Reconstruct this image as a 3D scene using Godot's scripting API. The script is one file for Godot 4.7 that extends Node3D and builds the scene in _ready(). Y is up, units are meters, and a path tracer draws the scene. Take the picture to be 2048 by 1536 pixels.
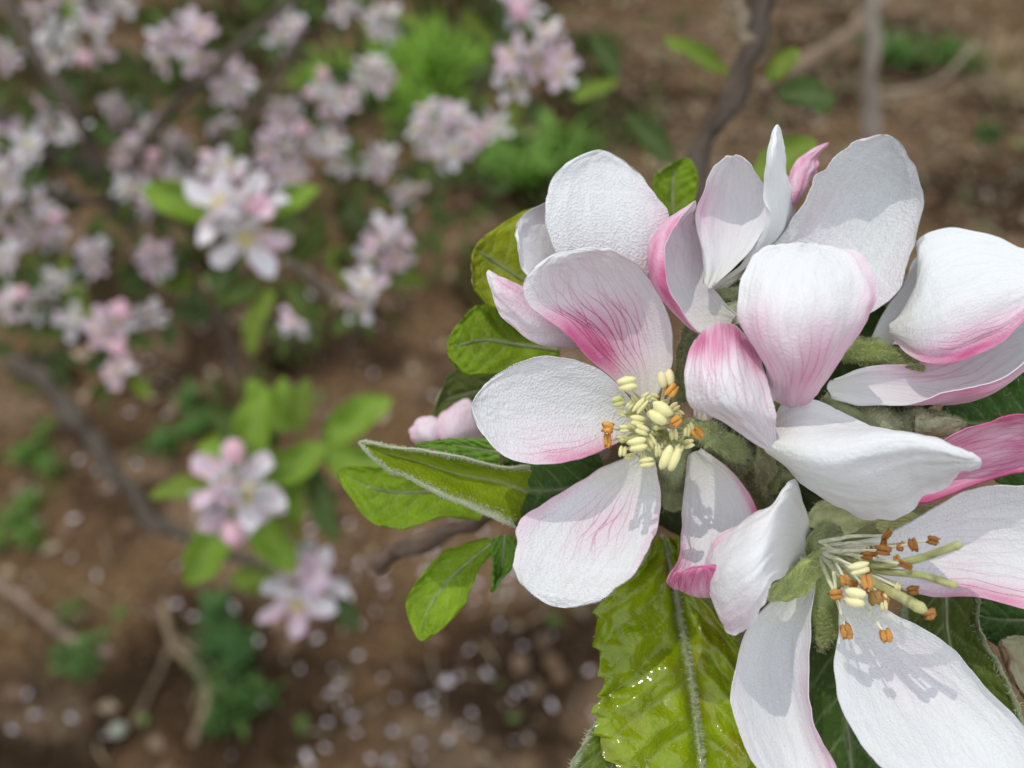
extends Node3D

# An apple blossom truss in sunlight, close up, with the rest of the tree and the orchard soil out of focus behind it.

const HEIGHT := 1.15
const PITCH := 50.0
const MM := 0.001
var eye := Vector3(0, HEIGHT, 0)
var ahead := Vector3(0, -sin(deg_to_rad(PITCH)), -cos(deg_to_rad(PITCH)))
var upward := Vector3(0, cos(deg_to_rad(PITCH)), -sin(deg_to_rad(PITCH)))
var half := 0.4663
var sun_from := Vector3.ZERO
var taken := {}
var rng := RandomNumberGenerator.new()
var noise := FastNoiseLite.new()
var quilt: Texture2D
var papillae: Texture2D
var M := {}


# ------------------------------------------------------------------ places

func at(x: float, y: float, z: float) -> Vector3:
	# x, y over the width of the view, z millimetres in front of the lens
	var d := z * MM
	return eye + ahead * d + Vector3.RIGHT * ((x - 1024.0) / 768.0 * half * d) - upward * ((y - 768.0) / 768.0 * half * d)


func soil_at(x: float, y: float) -> Vector3:
	var d := at(x, y, 1000.0) - eye
	var p := eye + d * (eye.y / -d.y)
	return Vector3(p.x, soil_height(p.x, p.z), p.z)


func soil_height(x: float, z: float) -> float:
	var h := noise.get_noise_2d(x * 260.0, z * 260.0) * 0.03 + noise.get_noise_2d(x * 900.0 + 70.0, z * 900.0) * 0.012
	h += noise.get_noise_2d(x * 2600.0, z * 2600.0 + 31.0) * 0.005
	return h


# ------------------------------------------------------------------ nodes

func numbered(called: String) -> String:
	var n: int = taken.get(called, 0)
	taken[called] = n + 1
	return called if n == 0 else "%s_%03d" % [called, n]


func tag(o: Node, label: String, category := "", group := "", kind := "") -> void:
	if label:
		o.set_meta("label", label)
	if category:
		o.set_meta("category", category)
	if group:
		o.set_meta("group", group)
	if kind:
		o.set_meta("kind", kind)


func thing(called: String, label: String, category: String, where: Vector3, group := "") -> Node3D:
	var o := Node3D.new()
	o.name = numbered(called)
	add_child(o)
	o.position = where
	tag(o, label, category, group)
	return o


func part(called: String, mesh: Mesh, material: Material, parent: Node) -> MeshInstance3D:
	var o := MeshInstance3D.new()
	o.name = called
	o.mesh = mesh
	if material:
		o.material_override = material
	parent.add_child(o, true)
	return o


# ------------------------------------------------------------------ meshes

class Build:
	var v := PackedVector3Array()
	var n := PackedVector3Array()
	var uv := PackedVector2Array()
	var uv2 := PackedVector2Array()
	var c := PackedColorArray()
	var idx := PackedInt32Array()

	func vert(p: Vector3, nn: Vector3, col := Color.WHITE, a := Vector2.ZERO, b := Vector2.ZERO) -> int:
		v.append(p)
		n.append(nn)
		c.append(col)
		uv.append(a)
		uv2.append(b)
		return v.size() - 1

	func tri(a: int, b: int, d: int) -> void:
		# front faces run clockwise
		if (v[d] - v[a]).cross(v[b] - v[a]).dot(n[a] + n[b] + n[d]) < 0.0:
			idx.append_array(PackedInt32Array([a, d, b]))
		else:
			idx.append_array(PackedInt32Array([a, b, d]))

	func quad(a: int, b: int, d: int, e: int) -> void:
		tri(a, b, d)
		tri(a, d, e)

	func done() -> ArrayMesh:
		var arrays := []
		arrays.resize(Mesh.ARRAY_MAX)
		arrays[Mesh.ARRAY_VERTEX] = v
		arrays[Mesh.ARRAY_NORMAL] = n
		arrays[Mesh.ARRAY_COLOR] = c
		arrays[Mesh.ARRAY_TEX_UV] = uv
		arrays[Mesh.ARRAY_TEX_UV2] = uv2
		arrays[Mesh.ARRAY_INDEX] = idx
		var m := ArrayMesh.new()
		m.add_surface_from_arrays(Mesh.PRIMITIVE_TRIANGLES, arrays)
		return m


func spline(p: PackedVector3Array, s: float) -> Vector3:
	# p carries one ghost point at each end
	var i := clampi(int(s), 0, p.size() - 4)
	var t := s - i
	var a := p[i]
	var b := p[i + 1]
	var d := p[i + 2]
	var e := p[i + 3]
	return 0.5 * (2.0 * b + (d - a) * t + (2.0 * a - 5.0 * b + 4.0 * d - e) * t * t + (3.0 * b - a - 3.0 * d + e) * t * t * t)


# A thin sheet (petal, leaf, sepal): rows of left, middle and right points from base to tip, then the tip. It has two faces and a rim.
# o: nu, nv, thick (mm), flip (the inside turns away), jag (edge unevenness), teeth, ruffle (mm), seed, relief (Callable u, v -> mm), colour (Callable u, v, inside -> Color)
func sheet(ls: PackedVector3Array, ms: PackedVector3Array, rs: PackedVector3Array, tip: Vector3, o: Dictionary, origin: Vector3) -> ArrayMesh:
	var rows := ls.size()
	var lp := PackedVector3Array([2.0 * ls[0] - ls[1]])
	var mp := PackedVector3Array([2.0 * ms[0] - ms[1]])
	var rp := PackedVector3Array([2.0 * rs[0] - rs[1]])
	lp.append_array(ls)
	mp.append_array(ms)
	rp.append_array(rs)
	lp.append_array(PackedVector3Array([tip, rs[rows - 1]]))
	rp.append_array(PackedVector3Array([tip, ls[rows - 1]]))
	mp.append_array(PackedVector3Array([tip, 2.0 * tip - ms[rows - 1]]))
	var nu: int = o.get("nu", 60)
	var nv: int = o.get("nv", 44)
	var sd: float = o.get("seed", 0.0) * 37.7
	var jag: float = o.get("jag", 0.03)
	var teeth: float = o.get("teeth", 0.0)
	var tooth: float = o.get("tooth", 0.03)
	var ruffle: float = o.get("ruffle", 0.0) * MM
	var round_tip: float = o.get("round", 1.5)
	var th: float = o.get("thick", 0.25) * MM * 0.5
	var side := -1.0 if o.get("flip", false) else 1.0
	var relief = o.get("relief")
	var colour: Callable = o.colour
	var w := nv + 1
	var pos := PackedVector3Array()
	pos.resize((nu + 1) * w)
	for i in nu + 1:
		var u := float(i) / nu
		var s := rows * (1.0 - pow(1.0 - u, round_tip))
		var l := spline(lp, s)
		var m := spline(mp, s)
		var r := spline(rp, s)
		for j in w:
			var t := float(j) / nv
			t = t + (0.12 * sin(TAU * t)) * -0.5
			var e := absf(2.0 * t - 1.0)
			var k := 1.0 + minf(1.0, 6.0 * (1.0 - u)) * e * e * (jag * noise.get_noise_2d(u * 260.0 + sd, signf(t - 0.5) * 50.0) * 2.0 + 0.5 * jag * noise.get_noise_2d(u * 900.0 + sd, signf(t - 0.5) * 50.0))
			if teeth > 0.0:
				var f := fposmod(u * teeth + 0.13 * noise.get_noise_2d(u * 300.0, sd), 1.0)
				k += tooth * e * e * e * (f * 1.2 - 0.6) * minf(1.0, 8.0 * (1.0 - u))
			t = 0.5 + (t - 0.5) * k
			var q := l * ((1.0 - t) * (1.0 - 2.0 * t)) + m * (4.0 * t * (1.0 - t)) + r * (t * (2.0 * t - 1.0))
			pos[i * w + j] = q
	var nor := PackedVector3Array()
	nor.resize(pos.size())
	for pass_ in 2:
		for i in nu + 1:
			for j in w:
				var ii := mini(i, nu - 1)
				var a := pos[mini(ii + 1, nu) * w + j] - pos[maxi(ii - 1, 0) * w + j]
				var b := pos[ii * w + mini(j + 1, nv)] - pos[ii * w + maxi(j - 1, 0)]
				var nn := b.cross(a)
				nor[i * w + j] = (nn.normalized() if nn.length_squared() > 1e-24 else Vector3.UP) * side
		if pass_ == 0:
			var moved := pos.duplicate()
			for i in nu + 1:
				var u := float(i) / nu
				var fade := minf(1.0, 4.0 * (1.0 - u))
				for j in w:
					var t := float(j) / nv
					var e := absf(2.0 * t - 1.0)
					var push := 0.0
					if relief:
						push += relief.call(u, t) * MM * fade
					if ruffle > 0.0:
						var edge := maxf(pow(e, 2.0), pow(u, 4.0))
						push += ruffle * fade * (edge * noise.get_noise_3d(t * 180.0 + sd, u * 180.0, 9.0) * 2.0 + 0.35 * noise.get_noise_3d(t * 330.0 + sd, u * 330.0, 4.0))
					moved[i * w + j] = pos[i * w + j] + nor[i * w + j] * push
			pos = moved
	var g := Build.new()
	for face in 2:
		var inside := face == 0
		var sgn := 1.0 if inside else -1.0
		var run := 0.0
		for i in nu + 1:
			var u := float(i) / nu
			if i > 0:
				run += (pos[i * w + nv / 2] - pos[(i - 1) * w + nv / 2]).length()
			var across := 0.0
			for j in w:
				var k := i * w + j
				if j > 0:
					across += (pos[k] - pos[k - 1]).length()
				var t := float(j) / nv
				var nn := nor[k] * sgn
				g.vert(pos[k] + nn * th * minf(1.0, 10.0 * (1.0 - u) + 0.05) - origin, nn, colour.call(u, t, inside), Vector2(across, run) / 0.012, Vector2(t, u))
	var back := (nu + 1) * w
	for face in 2:
		var b := face * back
		for i in nu:
			for j in nv:
				g.quad(b + i * w + j, b + i * w + j + 1, b + (i + 1) * w + j + 1, b + (i + 1) * w + j)
	# rim
	for i in nu:
		for j in [0, nv]:
			rim(g, i * w + j, (i + 1) * w + j, back, pos[mini(i + 1, nu - 1) * w + j] - pos[mini(i + 1, nu - 1) * w + nv / 2])
	for j in nv:
		rim(g, j, j + 1, back, pos[nv / 2] - pos[w + nv / 2])
	return g.done()


func rim(g: Build, a: int, b: int, back: int, out: Vector3) -> void:
	var n := out.normalized()
	var p := g.vert(g.v[a], n, g.c[a], g.uv[a], g.uv2[a])
	g.vert(g.v[b], n, g.c[b], g.uv[b], g.uv2[b])
	g.vert(g.v[b + back], n, g.c[b], g.uv[b], g.uv2[b])
	g.vert(g.v[a + back], n, g.c[a], g.uv[a], g.uv2[a])
	g.quad(p, p + 1, p + 2, p + 3)


func tube_into(g: Build, path: PackedVector3Array, radii: Array, colour: Color, origin: Vector3, sides := 10, steps := 6, lumpy := 0.0) -> void:
	var p := PackedVector3Array([2.0 * path[0] - path[1]])
	p.append_array(path)
	p.append(2.0 * path[path.size() - 1] - path[path.size() - 2])
	var segs := path.size() - 1
	var total := segs * steps
	var first := g.v.size()
	var refer := Vector3(0.31, 0.7, 0.64).normalized()
	for i in total + 1:
		var s := float(i) / steps
		var c := spline(p, s)
		var d := (spline(p, minf(s + 0.05, segs)) - spline(p, maxf(s - 0.05, 0.0))).normalized()
		var x := d.cross(refer).normalized()
		if x.length() < 0.1:
			x = d.cross(Vector3.RIGHT).normalized()
		var y := d.cross(x)
		var k := mini(int(s), segs - 1)
		var r: float = lerpf(radii[mini(k, radii.size() - 1)], radii[mini(k + 1, radii.size() - 1)], s - k) * MM
		for j in sides + 1:
			var a := TAU * j / sides
			var nn := x * cos(a) + y * sin(a)
			var rr := r * (1.0 + lumpy * noise.get_noise_3d(s * 120.0 + first, cos(a) * 40.0, sin(a) * 40.0))
			g.vert(c + nn * rr - origin, nn, colour * (1.0 + 0.7 * noise.get_noise_3d(s * 260.0 + first, cos(a) * 70.0, sin(a) * 70.0)), Vector2(float(j) / sides * 2.0, s), Vector2(float(j) / sides, s / segs))
	for i in total:
		for j in sides:
			var a := first + i * (sides + 1) + j
			g.quad(a, a + 1, a + sides + 2, a + sides + 1)
	for e in [0, total]:
		var c := Vector3.ZERO
		var b: int = first + e * (sides + 1)
		for j in sides:
			c += g.v[b + j]
		c /= sides
		var nn := (path[1] - path[0]).normalized() * -1.0 if e == 0 else (path[segs] - path[segs - 1]).normalized()
		var m := g.vert(c, nn, colour)
		for j in sides:
			var q := g.vert(g.v[b + j], nn, colour)
			g.vert(g.v[b + j + 1], nn, colour)
			g.tri(m, q, q + 1)


func tube(path: PackedVector3Array, radii: Array, colour: Color, origin: Vector3, sides := 10, steps := 6, lumpy := 0.0) -> ArrayMesh:
	var g := Build.new()
	tube_into(g, path, radii, colour, origin, sides, steps, lumpy)
	return g.done()


func blob_into(g: Build, c: Vector3, b: Basis, r: Vector3, colour: Color, bumps := 0.0, res := 9) -> void:
	var first := g.v.size()
	for i in res + 1:
		var a := PI * i / res
		for j in res * 2 + 1:
			var f := TAU * j / (res * 2)
			var d := Vector3(cos(a), sin(a) * cos(f), sin(a) * sin(f))
			var k := 1.0 + bumps * noise.get_noise_3d(d.x * 90.0 + c.x * 90000.0, d.y * 90.0, d.z * 90.0 + first)
			var nn := (b * (d / r)).normalized()
			g.vert(c + b * (d * r * k), nn, colour, Vector2(f, a), Vector2(f, a))
	var w := res * 2 + 1
	for i in res:
		for j in res * 2:
			g.quad(first + i * w + j, first + i * w + j + 1, first + (i + 1) * w + j + 1, first + (i + 1) * w + j)


# short bent hairs standing on the surface of a mesh
func wool(mesh: ArrayMesh, count: int, length: float, width: float, colour: Color, pick = null, seed_ := 1) -> ArrayMesh:
	var r := RandomNumberGenerator.new()
	r.seed = 900 + seed_
	var a := mesh.surface_get_arrays(0)
	var v: PackedVector3Array = a[Mesh.ARRAY_VERTEX]
	var n: PackedVector3Array = a[Mesh.ARRAY_NORMAL]
	var t: PackedVector2Array = a[Mesh.ARRAY_TEX_UV2]
	var ix: PackedInt32Array = a[Mesh.ARRAY_INDEX]
	var g := Build.new()
	var made := 0
	var tries := 0
	while made < count and tries < count * 12:
		tries += 1
		var k := r.randi_range(0, ix.size() / 3 - 1) * 3
		var w1 := r.randf()
		var w2 := r.randf() * (1.0 - w1)
		if pick and not pick.call(t[ix[k]]):
			continue
		var p := v[ix[k]] + (v[ix[k + 1]] - v[ix[k]]) * w1 + (v[ix[k + 2]] - v[ix[k]]) * w2
		var nn := n[ix[k]]
		var side := Vector3(r.randfn(), r.randfn(), r.randfn())
		var lean := (nn * 0.75 + side * 0.5).normalized()
		var bend := (lean + Vector3(r.randfn(), r.randfn(), r.randfn()) * 0.55).normalized()
		var len := length * MM * r.randf_range(0.5, 1.3)
		var x := lean.cross(side).normalized() * width * MM * 0.5
		var mid := p + lean * len * 0.5
		var end := mid + bend * len * 0.5
		var shade := colour * r.randf_range(0.85, 1.1)
		var nx := lean.cross(x).normalized()
		var b := g.vert(p - x, nx, shade)
		g.vert(p + x, nx, shade)
		g.vert(mid + x * 0.8, nx, shade)
		g.vert(mid - x * 0.8, nx, shade)
		g.vert(end, nx, shade)
		g.quad(b, b + 1, b + 2, b + 3)
		g.tri(b + 3, b + 2, b + 4)
		made += 1
	return g.done()


# ------------------------------------------------------------------ materials

func mat(called: String, rough := 0.6, spec := 0.4) -> StandardMaterial3D:
	var m := StandardMaterial3D.new()
	m.resource_name = called
	m.vertex_color_use_as_albedo = true
	m.roughness = rough
	m.metallic_specular = spec
	m.cull_mode = BaseMaterial3D.CULL_DISABLED
	return m


func grain(freq: float, octaves: int, size := 512, type := FastNoiseLite.TYPE_SIMPLEX_SMOOTH, ramp: Gradient = null, sd := 3) -> NoiseTexture2D:
	var f := FastNoiseLite.new()
	f.noise_type = type
	f.frequency = freq
	f.seed = sd
	f.fractal_octaves = octaves
	if type == FastNoiseLite.TYPE_CELLULAR:
		f.cellular_return_type = FastNoiseLite.RETURN_DISTANCE
	var t := NoiseTexture2D.new()
	t.width = size
	t.height = size
	t.seamless = true
	t.noise = f
	if ramp:
		t.color_ramp = ramp
	return t


func materials() -> void:
	noise.noise_type = FastNoiseLite.TYPE_SIMPLEX_SMOOTH
	noise.frequency = 0.01
	noise.fractal_octaves = 3
	noise.seed = 11
	papillae = grain(0.055, 3, 512, FastNoiseLite.TYPE_CELLULAR)
	quilt = grain(0.03, 3, 512)
	M.wool = mat("wool", 0.9, 0.2)
	M.wool.backlight_enabled = true
	M.wool.backlight = Color(0.5, 0.5, 0.5)
	M.stem = mat("stem", 0.7, 0.3)
	M.stem.heightmap_enabled = true
	M.stem.heightmap_texture = quilt
	M.stem.heightmap_scale = 0.02
	M.anther = mat("anther", 0.75, 0.25)
	M.anther.heightmap_enabled = true
	M.anther.heightmap_texture = quilt
	M.anther.heightmap_scale = 0.004
	M.bark = mat("bark", 0.85, 0.25)
	M.bark.heightmap_enabled = true
	M.bark.heightmap_texture = quilt
	M.bark.heightmap_scale = 0.1
	M.far_petal = mat("far petal", 0.6, 0.3)
	M.far_petal.backlight_enabled = true
	M.far_petal.backlight = Color(0.6, 0.6, 0.6)
	M.far_leaf = mat("far leaf", 0.7, 0.12)
	M.far_leaf.backlight_enabled = true
	M.far_leaf.backlight = Color(0.6, 0.65, 0.3)


const WHITE := Color(0.80, 0.82, 0.82)
const PALE := Color(0.80, 0.62, 0.70)
const PINK := Color(0.74, 0.34, 0.49)
const DEEP := Color(0.60, 0.11, 0.27)
const CREAM := Color(0.72, 0.70, 0.55)


func blush(p: float) -> Color:
	p = clampf(p, 0.0, 1.0)
	if p < 0.3:
		return WHITE.lerp(PALE, p / 0.3)
	if p < 0.65:
		return PALE.lerp(PINK, (p - 0.3) / 0.35)
	return PINK.lerp(DEEP, (p - 0.65) / 0.35)


# tint: [everywhere, along the left edge, along the right edge, at the tip], then spots [u, v, ru, rv, how much]
func tint_at(t: Array, u: float, v: float, sd: float) -> float:
	var p: float = t[0]
	var wob := noise.get_noise_2d(u * 200.0 + sd, v * 200.0) * 0.05
	p += t[1] * exp(-pow((v + wob) / 0.13, 2.0)) * smoothstep(0.0, 0.2, u)
	p += t[2] * exp(-pow((1.0 - v + wob) / 0.13, 2.0)) * smoothstep(0.0, 0.2, u)
	p += t[3] * smoothstep(0.55, 1.0, u)
	for k in range(4, t.size()):
		var s: Array = t[k]
		p += s[4] * exp(-pow((u - s[0] + wob) / s[2], 2.0) - pow((v - s[1] + wob) / s[3], 2.0))
	return p * (1.0 + 0.45 * noise.get_noise_2d(u * 420.0 + sd, v * 420.0))


# fine forked veins of a petal, drawn where the petal is flushed
func veins(t: Array, sd: int, plain: float, strong: float, specks := 0) -> ImageTexture:
	var n := 320
	var im := Image.create(n, n, false, Image.FORMAT_RGB8)
	im.fill(Color.WHITE)
	var r := RandomNumberGenerator.new()
	r.seed = 5000 + sd
	var strokes := []
	for k in 11:
		strokes.append([0.02, 0.5 + (k - 5) * 0.035, 0.5 + (k - 5) * 0.098, 1.0])
	var at_ := 0
	while at_ < strokes.size() and strokes.size() < 190:
		var s: Array = strokes[at_]
		at_ += 1
		var u: float = s[0]
		var v: float = s[1]
		var goal: float = s[2]
		var thick: float = s[3]
		var reach := 1.0 if thick > 0.9 else u + r.randf_range(0.12, 0.4)
		var phase := r.randf() * TAU
		var next := u + r.randf_range(0.12, 0.25)
		while u < minf(reach, 0.97):
			u += 0.0022
			v += (goal - v) * 0.006 + 0.0009 * sin(u * 34.0 + phase)
			var a := clampf(plain + strong * tint_at(t, u, v, sd * 37.7), 0.0, 0.75) * thick * smoothstep(0.0, 0.1, u) * (1.0 - smoothstep(0.8, 0.97, u))
			var x := int(v * n)
			var y := int(u * n)
			for d in [0, 1]:
				if x + d >= 0 and x + d < n and y < n and a > 0.01:
					var aa: float = a * (1.0 if d == 0 else 0.5)
					var was := im.get_pixel(x + d, y)
					var now := Color.WHITE.lerp(Color(0.82, 0.78, 0.80).lerp(Color(0.70, 0.30, 0.44), smoothstep(0.08, 0.4, a)), minf(1.0, aa * 1.3 + 0.05 * thick))
					im.set_pixel(x + d, y, Color(minf(was.r, now.r), minf(was.g, now.g), minf(was.b, now.b)))
			if u > next and thick > 0.3:
				next = u + r.randf_range(0.06, 0.16)
				strokes.append([u, v, clampf(v + r.randf_range(-0.35, 0.35), 0.0, 1.0), thick * r.randf_range(0.6, 0.85)])
	for k in specks:
		var x := int(clampf(r.randfn(0.45, 0.2), 0.02, 0.97) * n)
		var y := int(clampf(r.randfn(0.68, 0.14), 0.05, 0.97) * n)
		im.set_pixel(x, y, Color(0.95, 0.9, 0.5) if r.randf() < 0.6 else Color(0.6, 0.5, 0.4))
	return ImageTexture.create_from_image(im)


func petal_material(t: Array, sd: int, o: Dictionary) -> StandardMaterial3D:
	var m := mat("petal %d" % sd, 0.55, 0.35)
	m.backlight_enabled = true
	m.backlight = Color.WHITE * o.get("through", 0.6)
	m.heightmap_enabled = true
	m.heightmap_texture = papillae
	m.heightmap_scale = o.get("bump", 0.012) * 0.85
	m.rim_enabled = true
	m.rim = 0.25
	m.detail_enabled = true
	m.detail_blend_mode = BaseMaterial3D.BLEND_MODE_MUL
	m.detail_uv_layer = BaseMaterial3D.DETAIL_UV_2
	m.detail_albedo = veins(t, sd, o.get("plain", 0.05), o.get("strong", 0.7), o.get("specks", 0))
	return m


func unpack(rows: Array) -> Array:
	var l := PackedVector3Array()
	var m := PackedVector3Array()
	var r := PackedVector3Array()
	var tip := Vector3.ZERO
	for row in rows:
		if row.size() == 3:
			tip = at(row[0], row[1], row[2])
		else:
			l.append(at(row[0], row[1], row[2]))
			m.append(at(row[3], row[4], row[5]))
			r.append(at(row[6], row[7], row[8]))
	return [l, m, r, tip]


var petals := 0

func petal(flower: Node3D, inside: Array, outside: Array, o: Dictionary, rows: Array) -> MeshInstance3D:
	petals += 1
	var sd := petals
	var p := unpack(rows)
	var f := sd * 37.7
	o.seed = sd
	var green: float = o.get("green", 0.6)
	o.colour = func(u: float, v: float, within: bool) -> Color:
		var c := blush(tint_at(inside if within else outside, u, v, f))
		return c.lerp(CREAM, green * (1.0 - smoothstep(0.0, 0.22, u)))
	if not o.has("ruffle"):
		o.ruffle = 0.6
	if not o.has("nu"):
		o.nu = 84
		o.nv = 72
	o.thick = 0.15
	var crease: float = o.get("crease", 1.0) * 0.65
	o.relief = func(u: float, v: float) -> float:
		var e := absf(2.0 * v - 1.0)
		return crease * (0.20 * noise.get_noise_2d(u * 70.0 + f, v * 520.0) * smoothstep(0.05, 0.3, u) + 0.12 * noise.get_noise_2d(u * 420.0 + f, v * 300.0 + 60.0) + 0.35 * e * e * e * minf(1.0, 4.0 * (1.0 - u)) * noise.get_noise_2d(u * 620.0 + f, v * 90.0))
	return part("petal", sheet(p[0], p[1], p[2], p[3], o, flower.position), petal_material(outside if o.get("flip", false) else inside, sd, o), flower)


# ------------------------------------------------------------------ leaves

func leaf_colours(g: Color, pale: Color, count: float, o: Dictionary) -> Callable:
	var margin: float = o.get("margin", 0.0)
	var rust: float = o.get("rust", 0.0)
	var vein: float = o.get("vein", 0.5)
	var under: Color = o.get("under", g.lerp(Color(0.35, 0.42, 0.25), 0.45))
	var sd: float = o.get("seed", 1.0) * 17.3
	return func(u: float, v: float, inside: bool) -> Color:
		var e := absf(v - 0.5)
		var c := (g if inside else under) * (1.0 + 0.35 * noise.get_noise_2d(u * 150.0 + sd, v * 150.0) + 0.2 * noise.get_noise_2d(u * 900.0 + sd, v * 700.0))
		var f := fposmod(u * count - e * count * 0.55 + (0.18 if v > 0.5 else 0.0), 1.0)
		var near := minf(f, 1.0 - f)
		c = c.lerp(pale, vein * exp(-pow((near + 0.03 * noise.get_noise_2d(u * 500.0, v * 500.0 + sd)) / 0.035, 2.0)) * smoothstep(0.0, 0.05, e) * (1.0 - 1.4 * e))
		var net := absf(noise.get_noise_2d(u * 1500.0 + sd, v * 1100.0))
		c = c.lerp(pale, 0.35 * vein * (1.0 - smoothstep(0.0, 0.08, net)))
		c = c.lerp(pale, 0.75 * exp(-pow(e / lerpf(0.028, 0.012, u), 2.0)))
		if margin > 0.0:
			c = c.lerp(Color(0.42, 0.45, 0.30), margin * smoothstep(0.36, 0.46, e))
		if rust > 0.0:
			c = c.lerp(Color(0.22, 0.10, 0.02), rust * smoothstep(0.1, 0.5, noise.get_noise_2d(u * 260.0 + sd, v * 200.0) + 0.25 * e))
		c.a = 1.0
		return c


func leaf_relief(count: float, depth: float) -> Callable:
	return func(u: float, v: float) -> float:
		var e := absf(v - 0.5)
		var f := fposmod(u * count - e * count * 0.55 + (0.18 if v > 0.5 else 0.0), 1.0)
		var near := minf(f, 1.0 - f)
		return depth * (0.9 * near * smoothstep(0.0, 0.12, e) - 0.5 * exp(-pow(e / 0.04, 2.0)) + 0.22 * noise.get_noise_2d(u * 700.0, v * 500.0))


var leaf_count := 0

func leaf(label: String, g: Color, o: Dictionary, rows: Array, called := "apple_leaf", category := "leaf") -> Node3D:
	leaf_count += 1
	var p := unpack(rows)
	var t := thing(called, label, category, p[1][0])
	o.seed = o.get("seed", leaf_count)
	var count: float = o.get("count", 7.0)
	o.colour = leaf_colours(g, o.get("pale", g.lerp(Color(0.45, 0.5, 0.28), 0.6)), count, o)
	o.relief = leaf_relief(count, o.get("depth", 0.6))
	o.thick = o.get("thick", 0.3)
	if not o.has("nu"):
		o.nu = 80
		o.nv = 50
	o.ruffle = o.get("ruffle", 0.5)
	o.jag = o.get("jag", 0.04)
	o.teeth = o.get("teeth", 16.0)
	o.round = o.get("round", 1.15)
	var m := mat("leaf %d" % leaf_count, o.get("rough", 0.45), 0.22)
	m.backlight_enabled = true
	m.backlight = Color(0.75, 0.85, 0.3) * o.get("through", 0.55)
	m.heightmap_enabled = true
	m.heightmap_texture = quilt
	m.heightmap_scale = 0.014
	if o.has("coat"):
		m.clearcoat_enabled = true
		m.clearcoat = o.coat
		m.clearcoat_roughness = 0.12
	var b := part("blade", sheet(p[0], p[1], p[2], p[3], o, t.position), m, t)
	# midrib
	var mid := PackedVector3Array()
	for k in p[1].size():
		mid.append(p[1][k].lerp(eye, o.get("lift", 0.00015)))
	var rad := []
	for k in mid.size():
		rad.append(o.get("rib", 0.28) * (1.0 - 0.75 * k / mid.size()))
	if not o.get("no_rib", false):
		var rb := part("midrib", tube(mid, rad, o.get("pale", g.lerp(Color(0.50, 0.56, 0.30), 0.85)), t.position, 8, 6), M.stem, t)
		if o.has("hair"):
			var h := part("midrib_hair", wool(rb.mesh, o.hair, 0.9, 0.05, Color(0.62, 0.66, 0.5), null, leaf_count), M.wool, t)
			tag(h, "", "", "", "stuff")
	if o.has("fuzz"):
		var pick = o.get("fuzz_on")
		var h := part("leaf_hair", wool(b.mesh, o.fuzz, o.get("fuzz_length", 0.8), 0.045, Color(0.66, 0.70, 0.55), pick, leaf_count + 40), M.wool, t)
		tag(h, "", "", "", "stuff")
	return t


# ------------------------------------------------------------------ stamens

func px(n: float, z: float) -> float:
	return n * z * MM * half / 768.0


# one stamen: a filament from the flower's middle and an anther of two lobes
func stamen(flower: Node3D, base: Vector3, x: float, y: float, z: float, w: float, h: float, deg: float, colour: Color, dried := false) -> void:
	var p := at(x, y, z)
	base += Vector3(sin(x * 1.7), cos(y * 2.3), sin(x + y)) * 0.9 * MM
	var bend := base.lerp(p, 0.55) + (p - base).cross(ahead).normalized() * px(6.0, z) * sin(x)
	var f := part("stamen", tube(PackedVector3Array([base, base.lerp(bend, 0.6), bend, p]), [0.34, 0.3, 0.25, 0.16], Color(0.90, 0.90, 0.66), flower.position, 8, 5), M.anther, flower)
	var g := Build.new()
	var a := deg_to_rad(deg)
	var along := Vector3.RIGHT * cos(a) - upward * sin(a)
	var over := Vector3.RIGHT * sin(a) + upward * cos(a)
	var out := -ahead
	along = (along + out * 0.25 * sin(y)).normalized()
	var b := Basis(along, over, along.cross(over).normalized()).orthonormalized()
	var l := px(maxf(w, h) * 0.48, z)
	var s := px(minf(w, h) * 0.5, z)
	var o := flower.position
	var bumps := 0.6 if dried else 0.2
	blob_into(g, p + over * s * 0.5 - o, b, Vector3(l, s * 0.58, s * 0.62), colour, bumps)
	blob_into(g, p - over * s * 0.5 + along * l * 0.06 - o, b, Vector3(l * 0.95, s * 0.58, s * 0.62), colour * 0.97, bumps)
	blob_into(g, p - b.z * s * 0.25 - o, b, Vector3(l * 0.7, s * 0.5, s * 0.4), colour * (0.75 if dried else 0.95), bumps)
	if dried:
		blob_into(g, p + along * l * 0.6 + over * s * 0.3 - o, b, Vector3(l * 0.4, s * 0.5, s * 0.5), colour * 1.15, 0.7)
	part("anther", g.done(), M.anther, f)


func style(flower: Node3D, points: Array, r0: float, r1: float, colour: Color) -> void:
	var p := PackedVector3Array()
	for q in points:
		p.append(at(q[0], q[1], q[2]))
	var s := part("style", tube(p, [r0, lerpf(r0, r1, 0.5), r1], colour, flower.position, 8, 6), M.stem, flower)
	var g := Build.new()
	var e := p[p.size() - 1]
	var d := (e - p[p.size() - 2]).normalized()
	blob_into(g, e - flower.position, Basis(d, d.cross(ahead).normalized(), d.cross(d.cross(ahead)).normalized()), Vector3(r1 * 1.3, r1 * 1.08, r1 * 1.08) * MM, colour * 0.9, 0.3)
	part("stigma", g.done(), M.anther, s)


# a downy stalk, calyx or bud
func downy(parent: Node3D, called: String, points: Array, radii: Array, colour: Color, hairs: int, length := 0.7) -> void:
	var p := PackedVector3Array()
	for q in points:
		p.append(at(q[0], q[1], q[2]))
	var s := part(called, tube(p, radii, colour, parent.position, 14, 6, 0.5), M.stem, parent)
	var h := part("down", wool(s.mesh, hairs, length * 1.3, 0.045, Color(0.68, 0.71, 0.48), null, hairs + int(points[0][0])), M.wool, s)
	tag(h, "", "", "", "stuff")


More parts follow.
